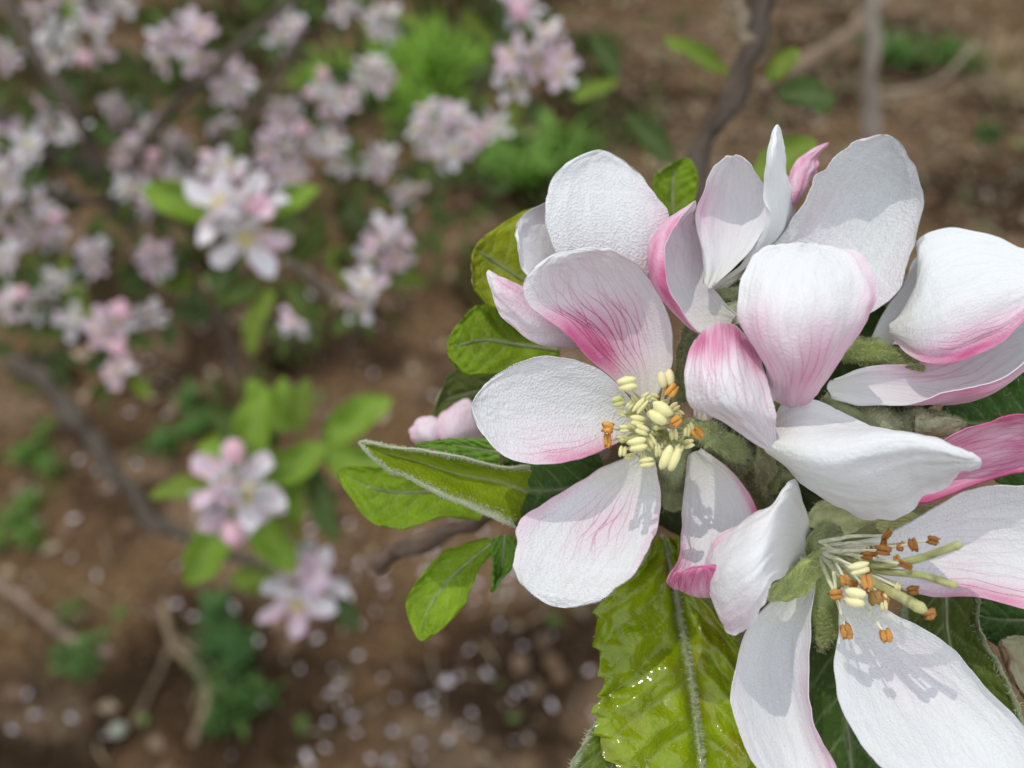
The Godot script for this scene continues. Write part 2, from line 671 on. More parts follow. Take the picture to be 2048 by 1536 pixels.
func sepal(parent: Node3D, colour: Color, hairs: int, rows: Array) -> void:
	var p := unpack(rows)
	petals += 1
	var o := {"nu": 30, "nv": 18, "thick": 0.5, "jag": 0.06, "round": 1.1, "seed": petals, "ruffle": 0.3}
	o.colour = func(u: float, v: float, _i: bool) -> Color:
		var c := colour * (1.0 + 0.5 * noise.get_noise_2d(u * 300.0, v * 300.0 + petals))
		c = c.lerp(Color(0.25, 0.14, 0.07), 0.5 * smoothstep(0.75, 1.0, u))
		c.a = 1.0
		return c
	var s := part("sepal", sheet(p[0], p[1], p[2], p[3], o, parent.position), M.stem, parent)
	var h := part("down", wool(s.mesh, int(hairs * 1.6), 0.9, 0.04, Color(0.62, 0.64, 0.42), null, petals), M.wool, s)
	tag(h, "", "", "", "stuff")


# ------------------------------------------------------------------ the scene

func _ready() -> void:
	rng.seed = 77
	setting()
	materials()
	ground()
	litter()
	ground_cover()
	centre_flower()
	upper_left_flower()
	top_flower()
	right_flowers()
	lower_right_flower()
	near_leaves()
	background()


func setting() -> void:
	var cam := Camera3D.new()
	cam.name = "camera"
	add_child(cam)
	cam.position = eye
	cam.basis = Basis(Vector3.RIGHT, upward, -ahead)
	cam.near = 0.005
	cam.far = 300.0
	var lens := CameraAttributesPhysical.new()
	lens.frustum_focal_length = 25.733
	lens.frustum_focus_distance = 0.1145
	lens.frustum_near = 0.005
	lens.frustum_far = 300.0
	lens.exposure_aperture = 9.8
	cam.attributes = lens
	cam.current = true
	var sky := ProceduralSkyMaterial.new()
	sky.sky_top_color = Color(0.82, 0.85, 0.885)
	sky.sky_horizon_color = Color(0.91, 0.905, 0.895)
	sky.sky_curve = 0.25
	sky.ground_bottom_color = Color(0.30, 0.24, 0.18)
	sky.ground_horizon_color = Color(0.55, 0.50, 0.44)
	sky.sky_energy_multiplier = 1.5
	var env := Environment.new()
	env.background_mode = Environment.BG_SKY
	env.sky = Sky.new()
	env.sky.sky_material = sky
	env.background_energy_multiplier = 1.0
	env.tonemap_mode = Environment.TONE_MAPPER_LINEAR
	env.tonemap_exposure = 0.60
	env.sdfgi_enabled = true
	env.ssao_enabled = true
	env.ssil_enabled = true
	var we := WorldEnvironment.new()
	we.name = "world"
	we.environment = env
	add_child(we)
	sun_from = (Vector3.RIGHT * -0.28 + upward * 0.80 - ahead * 0.52).normalized()
	var sun := DirectionalLight3D.new()
	sun.name = "sun"
	sun.light_energy = 0.76
	sun.light_color = Color(1.0, 0.98, 0.94)
	sun.light_angular_distance = 0.5
	sun.shadow_enabled = true
	add_child(sun)
	sun.look_at_from_position(sun_from * 10.0, Vector3.ZERO, Vector3.RIGHT)


func ground() -> void:
	var xs := PackedFloat32Array()
	var zs := PackedFloat32Array()
	var edge := [-250.0, -80.0, -30.0, -12.0, -6.0, -4.0]
	for e in edge:
		xs.append(e)
		zs.append(e)
	for k in 261:
		xs.append(-2.6 + k * 0.02)
	for k in 181:
		zs.append(-3.2 + k * 0.02)
	for e in [1.5, 4.0, 12.0, 80.0, 250.0]:
		zs.append(e)
	for e in [4.0, 6.0, 12.0, 30.0, 80.0, 250.0]:
		xs.append(e)
	var g := Build.new()
	var w := xs.size()
	for z in zs:
		for x in xs:
			var h := soil_height(x, z)
			var n := Vector3(soil_height(x - 0.01, z) - soil_height(x + 0.01, z), 0.02, soil_height(x, z - 0.01) - soil_height(x, z + 0.01)).normalized()
			var damp := noise.get_noise_2d(x * 130.0 + 400.0, z * 200.0)
			var c := Color(0.235, 0.150, 0.083).lerp(Color(0.075, 0.048, 0.029), smoothstep(-0.15, 0.22, damp))
			c = c.lerp(Color(0.30, 0.21, 0.135), smoothstep(0.1, 0.45, noise.get_noise_2d(x * 300.0, z * 420.0 + 90.0)))
			g.vert(Vector3(x, h, z), n, c, Vector2(x, z), Vector2(x, z))
	for j in zs.size() - 1:
		for i in w - 1:
			g.quad(j * w + i, j * w + i + 1, (j + 1) * w + i + 1, (j + 1) * w + i)
	var m := mat("soil", 0.95, 0.15)
	m.uv1_scale = Vector3(2.5, 2.5, 2.5)
	var ramp := Gradient.new()
	ramp.set_color(0, Color(0.62, 0.58, 0.54))
	ramp.set_color(1, Color(1.0, 1.0, 1.0))
	m.albedo_texture = grain(0.04, 5, 512, FastNoiseLite.TYPE_SIMPLEX_SMOOTH, ramp, 8)
	m.heightmap_enabled = true
	m.heightmap_texture = grain(0.03, 5, 512, FastNoiseLite.TYPE_SIMPLEX_SMOOTH, null, 9)
	m.heightmap_scale = 1.5
	var o := part("ground", g.done(), m, self)
	tag(o, "brown tilled orchard soil out of focus below the tree", "soil", "", "structure")
	# clods and small stones
	var shapes := []
	var mm := MultiMesh.new()
	mm.transform_format = MultiMesh.TRANSFORM_3D
	mm.use_colors = true
	var b := Build.new()
	blob_into(b, Vector3.ZERO, Basis.IDENTITY, Vector3(1.0, 0.7, 0.85), Color.WHITE, 0.7, 6)
	mm.mesh = b.done()
	mm.instance_count = 5200
	for k in 5200:
		var x := rng.randf_range(-1.9, 1.9)
		var z := rng.randf_range(-2.7, 0.2)
		var s := 0.002 + 0.016 * pow(rng.randf(), 3.5)
		mm.set_instance_transform(k, Transform3D(Basis.from_euler(Vector3(rng.randf() * 3.0, rng.randf() * 6.0, 0.0)) * Basis.from_scale(Vector3.ONE * s), Vector3(x, soil_height(x, z) + s * 0.2, z)))
		var l := rng.randf_range(0.75, 1.35)
		mm.set_instance_color(k, Color(0.21 * l, 0.132 * l, 0.083 * l))
	var mi := MultiMeshInstance3D.new()
	mi.name = "soil_clods"
	mi.multimesh = mm
	mi.material_override = M.bark
	add_child(mi)
	tag(mi, "loose clods and crumbs of brown soil on the ground", "soil", "", "stuff")


func litter() -> void:
	# straw, crumbled leaves and twig bits on the soil, thicker towards the back on the right
	for kind in 2:
		var b := Build.new()
		if kind == 0:
			tube_into(b, PackedVector3Array([Vector3(-0.5, 0, 0), Vector3(0, 0.06, 0.08), Vector3(0.5, 0, 0)]), [50.0, 62.0, 42.0], Color.WHITE, Vector3.ZERO, 5, 3)
		else:
			var i := b.vert(Vector3(-0.5, 0.05, 0), Vector3.UP, Color.WHITE)
			b.vert(Vector3(0, 0.15, 0.3), Vector3.UP, Color.WHITE)
			b.vert(Vector3(0.5, 0.0, 0.05), Vector3.UP, Color.WHITE)
			b.vert(Vector3(0.05, 0.12, -0.3), Vector3.UP, Color.WHITE)
			b.quad(i, i + 1, i + 2, i + 3)
		var mm := MultiMesh.new()
		mm.transform_format = MultiMesh.TRANSFORM_3D
		mm.use_colors = true
		mm.mesh = b.done()
		var n := 3600 if kind == 0 else 2600
		mm.instance_count = n
		for k in n:
			var x := rng.randf_range(-1.9, 1.9)
			var z := rng.randf_range(-2.7, 0.2)
			if k % 2 == 0:
				x = rng.randf_range(0.2, 1.9)
				z = rng.randf_range(-2.8, -1.2)
			var s := rng.randf_range(0.012, 0.055) if kind == 0 else rng.randf_range(0.006, 0.034)
			mm.set_instance_transform(k, Transform3D(Basis.from_euler(Vector3(rng.randfn() * 0.2, rng.randf() * TAU, rng.randfn() * 0.15)) * Basis.from_scale(Vector3(s, s, s) if kind else Vector3(s, 0.03, 0.03)), Vector3(x, soil_height(x, z) + 0.003, z)))
			var l := rng.randf_range(0.5, 1.35)
			var c := Color(0.36 * l, 0.28 * l, 0.19 * l)
			if kind == 1 and rng.randf() < 0.3:
				c = Color(0.13 * l, 0.21 * l, 0.06 * l)
			mm.set_instance_color(k, c)
		var mi := MultiMeshInstance3D.new()
		mi.name = "straw_litter" if kind == 0 else "leaf_litter"
		mi.multimesh = mm
		mi.material_override = M.far_leaf
		add_child(mi)
		tag(mi, "dry straw scattered over the soil" if kind == 0 else "crumbled leaf bits scattered over the soil", "litter", "", "stuff")


func ground_cover() -> void:
	# low dull green weeds in patches on the shaded soil behind the tree's branches
	var b := Build.new()
	var i := b.vert(Vector3(-0.12, 0, 0), Vector3.UP, Color.WHITE)
	b.vert(Vector3(0.12, 0, 0), Vector3.UP, Color.WHITE)
	b.vert(Vector3(0.2, 0.6, 0.2), Vector3.UP, Color.WHITE)
	b.vert(Vector3(-0.2, 0.6, 0.2), Vector3.UP, Color.WHITE)
	b.vert(Vector3(0, 0.9, 0.6), Vector3.UP, Color.WHITE)
	b.quad(i, i + 1, i + 2, i + 3)
	b.tri(i + 3, i + 2, i + 4)
	var places := []
	var tries := 0
	while places.size() < 5000 and tries < 60000:
		tries += 1
		var x := rng.randf_range(-2.4, 0.5)
		var z := rng.randf_range(-3.1, -0.9)
		if noise.get_noise_2d(x * 200.0 + 900.0, z * 200.0) > 0.02 + maxf(0.0, x) * 0.8 + maxf(0.0, z + 1.35) * 0.9:
			places.append(Vector2(x, z))
	var mm := MultiMesh.new()
	mm.transform_format = MultiMesh.TRANSFORM_3D
	mm.use_colors = true
	mm.mesh = b.done()
	mm.instance_count = places.size()
	for k in places.size():
		var p: Vector2 = places[k]
		var s := rng.randf_range(0.02, 0.06)
		mm.set_instance_transform(k, Transform3D(Basis.from_euler(Vector3(rng.randfn() * 0.3, rng.randf() * TAU, 0)) * Basis.from_scale(Vector3.ONE * s), Vector3(p.x, soil_height(p.x, p.y), p.y)))
		var l := rng.randf_range(0.5, 1.3)
		mm.set_instance_color(k, Color(0.075 * l, 0.085 * l, 0.03 * l))
	var mi := MultiMeshInstance3D.new()
	mi.name = "ground_cover"
	mi.multimesh = mm
	mi.material_override = M.far_leaf
	add_child(mi)
	tag(mi, "dull green low weeds growing in patches behind the branches", "weeds", "", "stuff")


func centre_flower() -> void:
	var f := thing("apple_blossom", "open white blossom facing the viewer with cream stamens in its middle", "blossom", at(1305, 862, 121), "near apple blossoms")
	# upper petal, cupped, flushed and veined on its left
	petal(f, [0.04, 0.0, 0.0, 0.0, [0.26, 0.0, 0.14, 0.16, 0.35], [0.25, 0.22, 0.13, 0.33, 0.78], [0.18, 0.0, 0.15, 0.1, 0.25], [0.5, 0.3, 0.2, 0.3, 0.06]], [0.35, 0.3, 0.2, 0.1], {"strong": 1.3, "plain": 0.06}, [
		[1270, 800, 120, 1290, 805, 121, 1312, 800, 121], [1232, 768, 118.5, 1285, 745, 121.7, 1347, 725, 120], [1185, 722, 117, 1265, 690, 122, 1342, 655, 119.7],
		[1125, 663, 114.5, 1235, 625, 121.3, 1320, 600, 118.7], [1068, 620, 112.7, 1190, 570, 119, 1287, 545, 117.3], [1050, 580, 111.8, 1165, 530, 115.4, 1235, 507, 115],
		[1068, 538, 111.6, 1145, 512, 112.4, 1192, 497, 113.8], [1120, 504, 112]])
	# left petal
	petal(f, [0.02, 0.0, 0.0, 0.0, [0.18, 0.02, 0.2, 0.17, 0.75], [0.3, 0.3, 0.2, 0.2, 0.1]], [0.3, 0.4, 0.2, 0.2], {"strong": 0.9, "bump": 0.022}, [
		[1262, 868, 119, 1270, 850, 120, 1276, 830, 119], [1222, 890, 117, 1225, 835, 119.5, 1250, 785, 118], [1165, 917, 115.5, 1155, 825, 119, 1190, 735, 117],
		[1085, 926, 115, 1075, 818, 118, 1110, 713, 116], [1010, 913, 115, 1010, 815, 117, 1040, 724, 116], [962, 868, 115, 965, 812, 116, 980, 760, 116], [943, 811, 115.5]])
	# lower left petal
	petal(f, [0.02, 0.0, 0.0, 0.0, [0.25, 0.5, 0.14, 0.2, 0.22], [0.2, 0.98, 0.25, 0.12, 0.3], [0.25, 0.0, 0.3, 0.1, 0.25]], [0.3, 0.3, 0.3, 0.2], {"strong": 1.2, "plain": 0.08, "bump": 0.02, "specks": 260, "jag": 0.07}, [
		[1308, 920, 120, 1290, 918, 120.5, 1270, 908, 120], [1320, 985, 119, 1255, 975, 121, 1185, 943, 121], [1313, 1055, 117.5, 1215, 1035, 121, 1100, 1000, 121.5],
		[1290, 1100, 116, 1185, 1090, 119.5, 1045, 1050, 120.5], [1262, 1155, 114.5, 1150, 1145, 117.5, 1025, 1112, 118.5], [1205, 1200, 113.5, 1115, 1190, 115, 1042, 1170, 116], [1115, 1214, 114]])
	# lower right petal with its tip curled up
	petal(f, [0.02, 0.0, 0.0, 0.0, [0.3, 0.0, 0.22, 0.12, 0.95], [0.55, 1.0, 0.22, 0.22, 1.0], [0.5, 0.05, 0.2, 0.2, 0.2], [0.75, 0.5, 0.15, 0.8, 0.3]], [0.72, 0.2, 0.2, 0.2], {"strong": 1.1, "bump": 0.012, "round": 1.3}, [
		[1400, 900, 120, 1385, 905, 121, 1372, 915, 121], [1470, 950, 118, 1415, 960, 121, 1366, 990, 120], [1513, 1025, 116, 1430, 1030, 120, 1363, 1050, 118.5],
		[1500, 1090, 114, 1425, 1095, 117, 1356, 1112, 116], [1480, 1160, 113, 1415, 1170, 114, 1334, 1155, 114], [1470, 1190, 111, 1400, 1192, 111.5, 1333, 1172, 112],
		[1450, 1140, 108.5, 1400, 1145, 108, 1345, 1150, 109.5], [1395, 1132, 108.5]])
	# right petal, folded over towards the viewer
	petal(f, [0.3, 0.2, 0.2, 0.0, [0.45, 0.5, 0.2, 0.6, 0.5]], [0.09, 0.0, 0.08, 0.05, [0.345, 0.5, 0.065, 0.9, 0.72], [0.4, 1.0, 0.1, 0.2, 0.2]], {"strong": 0.45, "plain": 0.03, "bump": 0.012, "ruffle": 0.6, "crease": 1.6}, [
		[1385, 830, 119, 1400, 840, 120, 1420, 840, 120], [1378, 760, 118, 1420, 740, 120, 1480, 760, 119], [1386, 705, 115, 1440, 662, 116, 1508, 700, 116],
		[1388, 690, 111, 1442, 650, 111, 1512, 690, 111], [1372, 745, 107, 1445, 735, 104, 1525, 745, 107], [1385, 812, 107, 1455, 800, 103, 1545, 815, 106],
		[1435, 840, 108, 1490, 845, 105, 1552, 855, 107], [1540, 900, 109]])
	var base := at(1305, 862, 120.5)
	downy(f, "receptacle", [[1310, 866, 119.6], [1325, 880, 122], [1345, 930, 124], [1352, 1010, 127]], [3.4, 3.6, 2.6, 1.6], Color(0.34, 0.38, 0.20), 2200)
	downy(f, "calyx", [[1380, 850, 120.5], [1420, 872, 120.5], [1470, 905, 122], [1500, 930, 124]], [1.2, 2.0, 1.8, 0.8], Color(0.36, 0.43, 0.17), 1500, 1.1)
	var cream := Color(0.96, 0.90, 0.46)
	var green := Color(0.70, 0.72, 0.30)
	var rust := Color(0.86, 0.42, 0.10)
	for s in [[1254, 768, 110, 42, 28, -12, cream], [1332, 757, 109, 38, 32, 80, Color(0.94, 0.84, 0.48)], [1236, 803, 111, 30, 21, -15, green], [1281, 812, 110, 40, 18, -50, cream],
			[1319, 826, 108, 48, 42, 35, cream], [1262, 828, 112, 26, 14, -10, green], [1275, 842, 110, 32, 22, 10, cream], [1284, 860, 109, 34, 19, 22, cream], [1275, 889, 108.5, 42, 27, -10, cream],
			[1347, 869, 110, 24, 17, 85, cream], [1376, 888, 111, 26, 18, -15, cream], [1340, 918, 107, 56, 34, -68, cream], [1316, 902, 109, 28, 13, 85, cream], [1293, 925, 109, 34, 20, -10, cream], [1303, 882, 110, 30, 16, 60, cream]]:
		stamen(f, base, s[0], s[1], s[2], s[3], s[4], s[5], s[6])
	for s in [[1344, 782, 108.5, 30, 20, -55], [1352, 843, 108, 26, 20, -40], [1395, 866, 110, 26, 22, 40], [1215, 855, 110, 26, 22, 0], [1215, 880, 111, 32, 15, 88]]:
		stamen(f, base, s[0], s[1], s[2], s[3], s[4], s[5], rust, true)
	var g := RandomNumberGenerator.new()
	g.seed = 21
	for k in 22:
		var a := k * 2.4
		var r := 18.0 + 62.0 * sqrt(g.randf())
		stamen(f, base, 1302.0 + r * cos(a), 856.0 + r * sin(a) * 0.9, g.randf_range(110.0, 114.0), g.randf_range(18, 26), g.randf_range(11, 16), g.randf_range(-90, 90), cream.lerp(green, g.randf() * 0.3))
	style(f, [[1325, 868, 114], [1290, 872, 110.5], [1245, 881, 110]], 0.35, 0.35, green)
	style(f, [[1320, 862, 115], [1330, 852, 110], [1312, 856, 108]], 0.35, 0.35, green)
	style(f, [[1318, 868, 115], [1345, 882, 111], [1372, 884, 110.6]], 0.3, 0.3, green)


func upper_left_flower() -> void:
	var f := thing("apple_blossom", "white blossom with broad upright petal half hidden behind the centre blossom", "blossom", at(1240, 620, 128), "near apple blossoms")
	petal(f, [0.0, 0.0, 0.0, 0.0, [0.25, 0.95, 0.25, 0.16, 0.22]], [0.25, 0.1, 0.3, 0.1], {"bump": 0.026, "strong": 0.3, "plain": 0.03}, [
		[1205, 620, 122, 1235, 625, 123, 1265, 615, 122], [1130, 540, 120.5, 1215, 545, 122, 1305, 540, 121.5], [1092, 450, 120, 1210, 450, 122, 1335, 440, 121.5],
		[1099, 376, 121, 1205, 375, 123.5, 1306, 385, 122.5], [1130, 330, 122, 1205, 330, 124.5, 1272, 342, 123.5], [1205, 301, 125]])
	petal(f, [0.02, 0.0, 0.0, 0.0], [0.2, 0.1, 0.1, 0.1], {"bump": 0.008, "strong": 0.2, "plain": 0.03}, [
		[1190, 630, 126, 1200, 610, 128, 1215, 590, 128], [1100, 600, 121, 1130, 560, 126, 1170, 500, 127], [1050, 555, 119, 1085, 505, 124, 1130, 430, 127],
		[1031, 500, 119.5, 1052, 470, 122.5, 1098, 404, 126], [1040, 437, 121]])
	petal(f, [0.3, 0.1, 0.1, 0.1], [0.16, 0.05, 0.3, -0.2, [0.55, 0.7, 0.3, 0.3, 0.25]], {"flip": true, "bump": 0.012, "strong": 0.5}, [
		[1240, 720, 126, 1245, 690, 126, 1250, 660, 126], [1155, 699, 122, 1160, 650, 120.5, 1150, 600, 123], [1075, 688, 118, 1085, 630, 116, 1085, 582, 120],
		[1015, 645, 116, 1035, 595, 115, 1040, 566, 118], [983, 600, 115.5, 998, 570, 115, 1000, 548, 116.5], [974, 543, 116]])
	petal(f, [0.03, 0.1, 0.0, 0.12, [0.6, 0.7, 0.25, 0.4, 0.2], [0.2, 0.0, 0.2, 0.15, 0.4]], [0.5, 0.1, 0.1, -0.08, [0.3, 0.2, 0.22, 0.5, 0.3]], {"bump": 0.012, "strong": 0.35, "plain": 0.08}, [
		[1440, 672, 117, 1455, 655, 119, 1472, 630, 118], [1395, 668, 113, 1385, 640, 119, 1440, 592, 119], [1338, 590, 111, 1316, 570, 118, 1416, 560, 121],
		[1325, 505, 111.5, 1301, 500, 118, 1404, 495, 122], [1350, 445, 113, 1325, 452, 118, 1390, 440, 121], [1391, 402, 117]])
	downy(f, "pedicel", [[1392, 640, 124], [1372, 690, 124], [1366, 740, 124], [1360, 800, 126]], [1.0, 1.15, 1.1, 1.0], Color(0.26, 0.31, 0.14), 1100, 0.5)


func top_flower() -> void:
	var f := thing("apple_blossom", "white blossom topping the truss, with a pink pointed petal behind", "blossom", at(1440, 610, 122), "near apple blossoms")
	petal(f, [0.02, 0.0, 0.0, 0.0, [0.42, 0.08, 0.13, 0.22, 0.42], [0.3, 0.4, 0.2, 0.3, 0.07]], [0.25, 0.2, 0.2, 0.0], {"bump": 0.007, "strong": 0.3, "plain": 0.05, "green": 0.3}, [
		[1413, 570, 117, 1418, 577, 117, 1427, 573, 117], [1406, 535, 117, 1445, 530, 118.5, 1487, 519, 117.5], [1396, 485, 118, 1455, 470, 120.5, 1532, 450, 118.5],
		[1388, 430, 119, 1460, 415, 121.5, 1543, 400, 119], [1412, 375, 118, 1465, 365, 120.5, 1526, 368, 117.5], [1438, 326, 116, 1467, 330, 117.5, 1500, 323, 115.5], [1467, 312, 115]])
	petal(f, [0.0, 0.0, 0.0, 0.0], [0.02, 0.0, 0.0, 0.0], {"bump": 0.006, "strong": 0.2, "plain": 0.05, "round": 1.2}, [
		[1424, 576, 120, 1432, 581, 121, 1440, 580, 121], [1487, 528, 119, 1500, 530, 122, 1520, 530, 124], [1532, 455, 117, 1555, 470, 121, 1580, 460, 126],
		[1528, 390, 116, 1555, 390, 117, 1593, 395, 126], [1534, 325, 115, 1552, 325, 113.5, 1572, 345, 124], [1542, 275, 115, 1553, 280, 114, 1562, 290, 119], [1556, 249, 116]])
	petal(f, [0.4, 0.1, 0.1, 0.1], [0.5, 0.1, 0.15, 0.05], {"flip": true, "bump": 0.012, "strong": 0.3, "round": 1.0, "jag": 0.01, "green": 0.0}, [
		[1560, 430, 126, 1570, 430, 126, 1590, 430, 126], [1566, 385, 126, 1590, 390, 124, 1614, 372, 126], [1574, 345, 126.5, 1603, 345, 124.5, 1632, 338, 126.5],
		[1596, 311, 127, 1617, 314, 125.5, 1638, 312, 127], [1656, 285, 127.5]])
	petal(f, [0.0, 0.0, 0.0, 0.0, [0.25, 0.25, 0.15, 0.2, 0.15], [0.25, 0.98, 0.2, 0.15, 0.12]], [0.1, 0.1, 0.1, 0.05], {"bump": 0.03, "strong": 0.3, "plain": 0.03, "jag": 0.06}, [
		[1480, 560, 121, 1500, 575, 122, 1520, 590, 122], [1545, 490, 121, 1610, 545, 123, 1680, 640, 120], [1590, 420, 121, 1670, 480, 126, 1780, 608, 120],
		[1620, 355, 121, 1720, 420, 127, 1831, 510, 121], [1660, 314, 120.5, 1760, 355, 126, 1845, 415, 121], [1715, 277, 120, 1780, 310, 123, 1832, 350, 120], [1788, 276, 120]])
	# the broad petal in front, its back to the viewer
	petal(f, [0.2, 0.1, 0.1, 0.1], [0.02, 0.0, 0.0, -0.02, [0.08, 0.65, 0.15, 0.6, 0.5], [0.35, 1.0, 0.25, 0.13, 0.42], [0.2, 0.15, 0.1, 0.3, 0.2]], {"flip": true, "bump": 0.012, "strong": 0.5, "plain": 0.04, "ruffle": 0.9, "crease": 2.0, "specks": 14, "green": 0.0}, [
		[1530, 782, 112, 1583, 816, 113, 1638, 795, 113], [1518, 735, 108, 1600, 745, 104, 1690, 735, 108.5], [1472, 650, 107, 1600, 655, 101.5, 1744, 650, 106.5],
		[1479, 580, 107.5, 1605, 575, 103, 1752, 590, 107], [1510, 512, 110, 1610, 525, 107, 1728, 530, 109.5], [1557, 493, 111.5, 1615, 500, 110, 1672, 497, 112.5], [1612, 488, 112.5]])
	sepal(f, Color(0.30, 0.34, 0.17), 260, [[1420, 585, 121, 1425, 590, 121, 1430, 600, 121], [1450, 577, 121.5, 1455, 586, 120.5, 1455, 602, 121], [1485, 578, 122, 1490, 588, 121, 1485, 605, 122], [1515, 600, 122]])
	sepal(f, Color(0.38, 0.42, 0.26), 260, [[1440, 615, 120, 1445, 632, 119.5, 1450, 650, 120], [1465, 605, 120.5, 1468, 625, 119.5, 1470, 650, 120], [1485, 612, 121, 1485, 622, 120.5, 1480, 635, 121], [1500, 605, 121.5]])
	downy(f, "pedicel", [[1540, 790, 117], [1552, 840, 119], [1560, 900, 123], [1540, 980, 127]], [1.5, 1.4, 1.2, 1.1], Color(0.30, 0.32, 0.15), 700, 0.5)


func right_flowers() -> void:
	var f := thing("apple_blossom", "white blossom at the right seen from its side, with pink streaked petal backs", "blossom", at(1770, 680, 122), "near apple blossoms")
	petal(f, [0.1, 0.1, 0.1, 0.1], [0.0, 0.0, 0.3, -0.02, [0.3, 0.95, 0.32, 0.24, 0.62]], {"flip": true, "bump": 0.014, "strong": 0.7, "plain": 0.04, "green": 0.3, "crease": 2.0, "ruffle": 0.9}, [
		[1785, 640, 122, 1780, 655, 121, 1785, 672, 122], [1822, 560, 122, 1830, 640, 118, 1832, 718, 119], [1840, 476, 124, 1890, 600, 117, 1895, 730, 117],
		[1950, 466, 125, 1970, 570, 117, 1985, 695, 116], [2050, 505, 124, 2055, 560, 117, 2055, 632, 115], [2100, 540, 121, 2100, 565, 116, 2095, 600, 115], [2115, 568, 117]])
	petal(f, [0.03, 0.0, 0.05, 0.0, [0.28, 0.05, 0.14, 0.2, 0.5], [0.35, 0.5, 0.2, 0.4, 0.12]], [0.1, 0.0, 0.25, -0.05, [0.4, 0.85, 0.2, 0.3, 0.4]], {"bump": 0.006, "strong": 0.7, "plain": 0.12, "green": 0.4}, [
		[1665, 755, 119, 1655, 775, 119, 1668, 795, 118], [1732, 731, 120, 1725, 775, 121, 1740, 811, 116], [1830, 722, 122, 1830, 790, 121.5, 1830, 812, 113],
		[1920, 690, 124, 1915, 800, 120, 1900, 776, 112], [2010, 640, 124, 1995, 770, 120, 1990, 757, 112], [2100, 610, 123, 2090, 700, 120, 2090, 680, 113], [2140, 640, 119]])
	petal(f, [0.0, 0.0, 0.0, 0.0], [0.0, 0.0, 0.0, 0.0], {"bump": 0.006, "strong": 0.2, "flip": true, "green": 0.8}, [
		[1738, 705, 123, 1762, 695, 124, 1795, 690, 124], [1755, 645, 124.5, 1790, 630, 125, 1835, 640, 127], [1795, 585, 126, 1830, 565, 127, 1870, 570, 128], [1850, 500, 128.5]])
	downy(f, "calyx", [[1700, 690, 123], [1760, 700, 123.5], [1820, 725, 124]], [1.4, 1.5, 1.0], Color(0.28, 0.31, 0.13), 900, 0.4)
	sepal(f, Color(0.17, 0.20, 0.06), 500, [[1680, 720, 122, 1690, 700, 121.5, 1705, 670, 122], [1750, 735, 122, 1755, 715, 121, 1765, 690, 122], [1810, 735, 122, 1815, 728, 121.5, 1820, 715, 122], [1850, 740, 122]])
	var g := thing("apple_blossom", "deep pink curved petal of a blossom reaching in from the right edge", "blossom", at(2110, 910, 118), "near apple blossoms")
	petal(g, [0.58, 0.4, 0.4, 0.0], [0.6, 0.2, 0.2, 0.0], {"bump": 0.008, "strong": 0.5, "green": 0.0}, [
		[1800, 930, 116, 1790, 960, 117, 1800, 1000, 117], [1870, 887, 113, 1860, 935, 117, 1830, 1013, 115], [1940, 847, 111, 1960, 905, 117, 1930, 982, 114],
		[2010, 832, 110, 2040, 890, 117, 2030, 948, 114], [2090, 835, 111, 2110, 880, 116, 2090, 920, 114], [2150, 870, 113]])
	var b := thing("flower_bud", "downy greenish bud lying between the right blossom and the pink petal", "flower bud", at(1800, 850, 119))
	downy(b, "calyx", [[1660, 800, 122], [1700, 822, 121], [1760, 845, 119], [1830, 848, 119], [1890, 845, 119.5], [1925, 848, 121]], [1.8, 1.9, 2.1, 2.3, 1.5, 0.3], Color(0.36, 0.38, 0.22), 2200, 0.5)
	sepal(b, Color(0.42, 0.44, 0.27), 300, [[1830, 865, 117, 1830, 848, 115.8, 1830, 835, 117], [1870, 868, 116.5, 1870, 850, 115.3, 1870, 832, 116.5], [1905, 862, 117, 1905, 850, 116.5, 1905, 838, 117], [1928, 845, 118]])
	sepal(b, Color(0.32, 0.35, 0.18), 200, [[1640, 800, 120, 1650, 790, 119, 1660, 780, 120], [1690, 840, 119, 1700, 825, 118, 1712, 812, 119], [1730, 862, 118.5, 1740, 850, 118, 1745, 838, 118.5], [1775, 870, 118]])


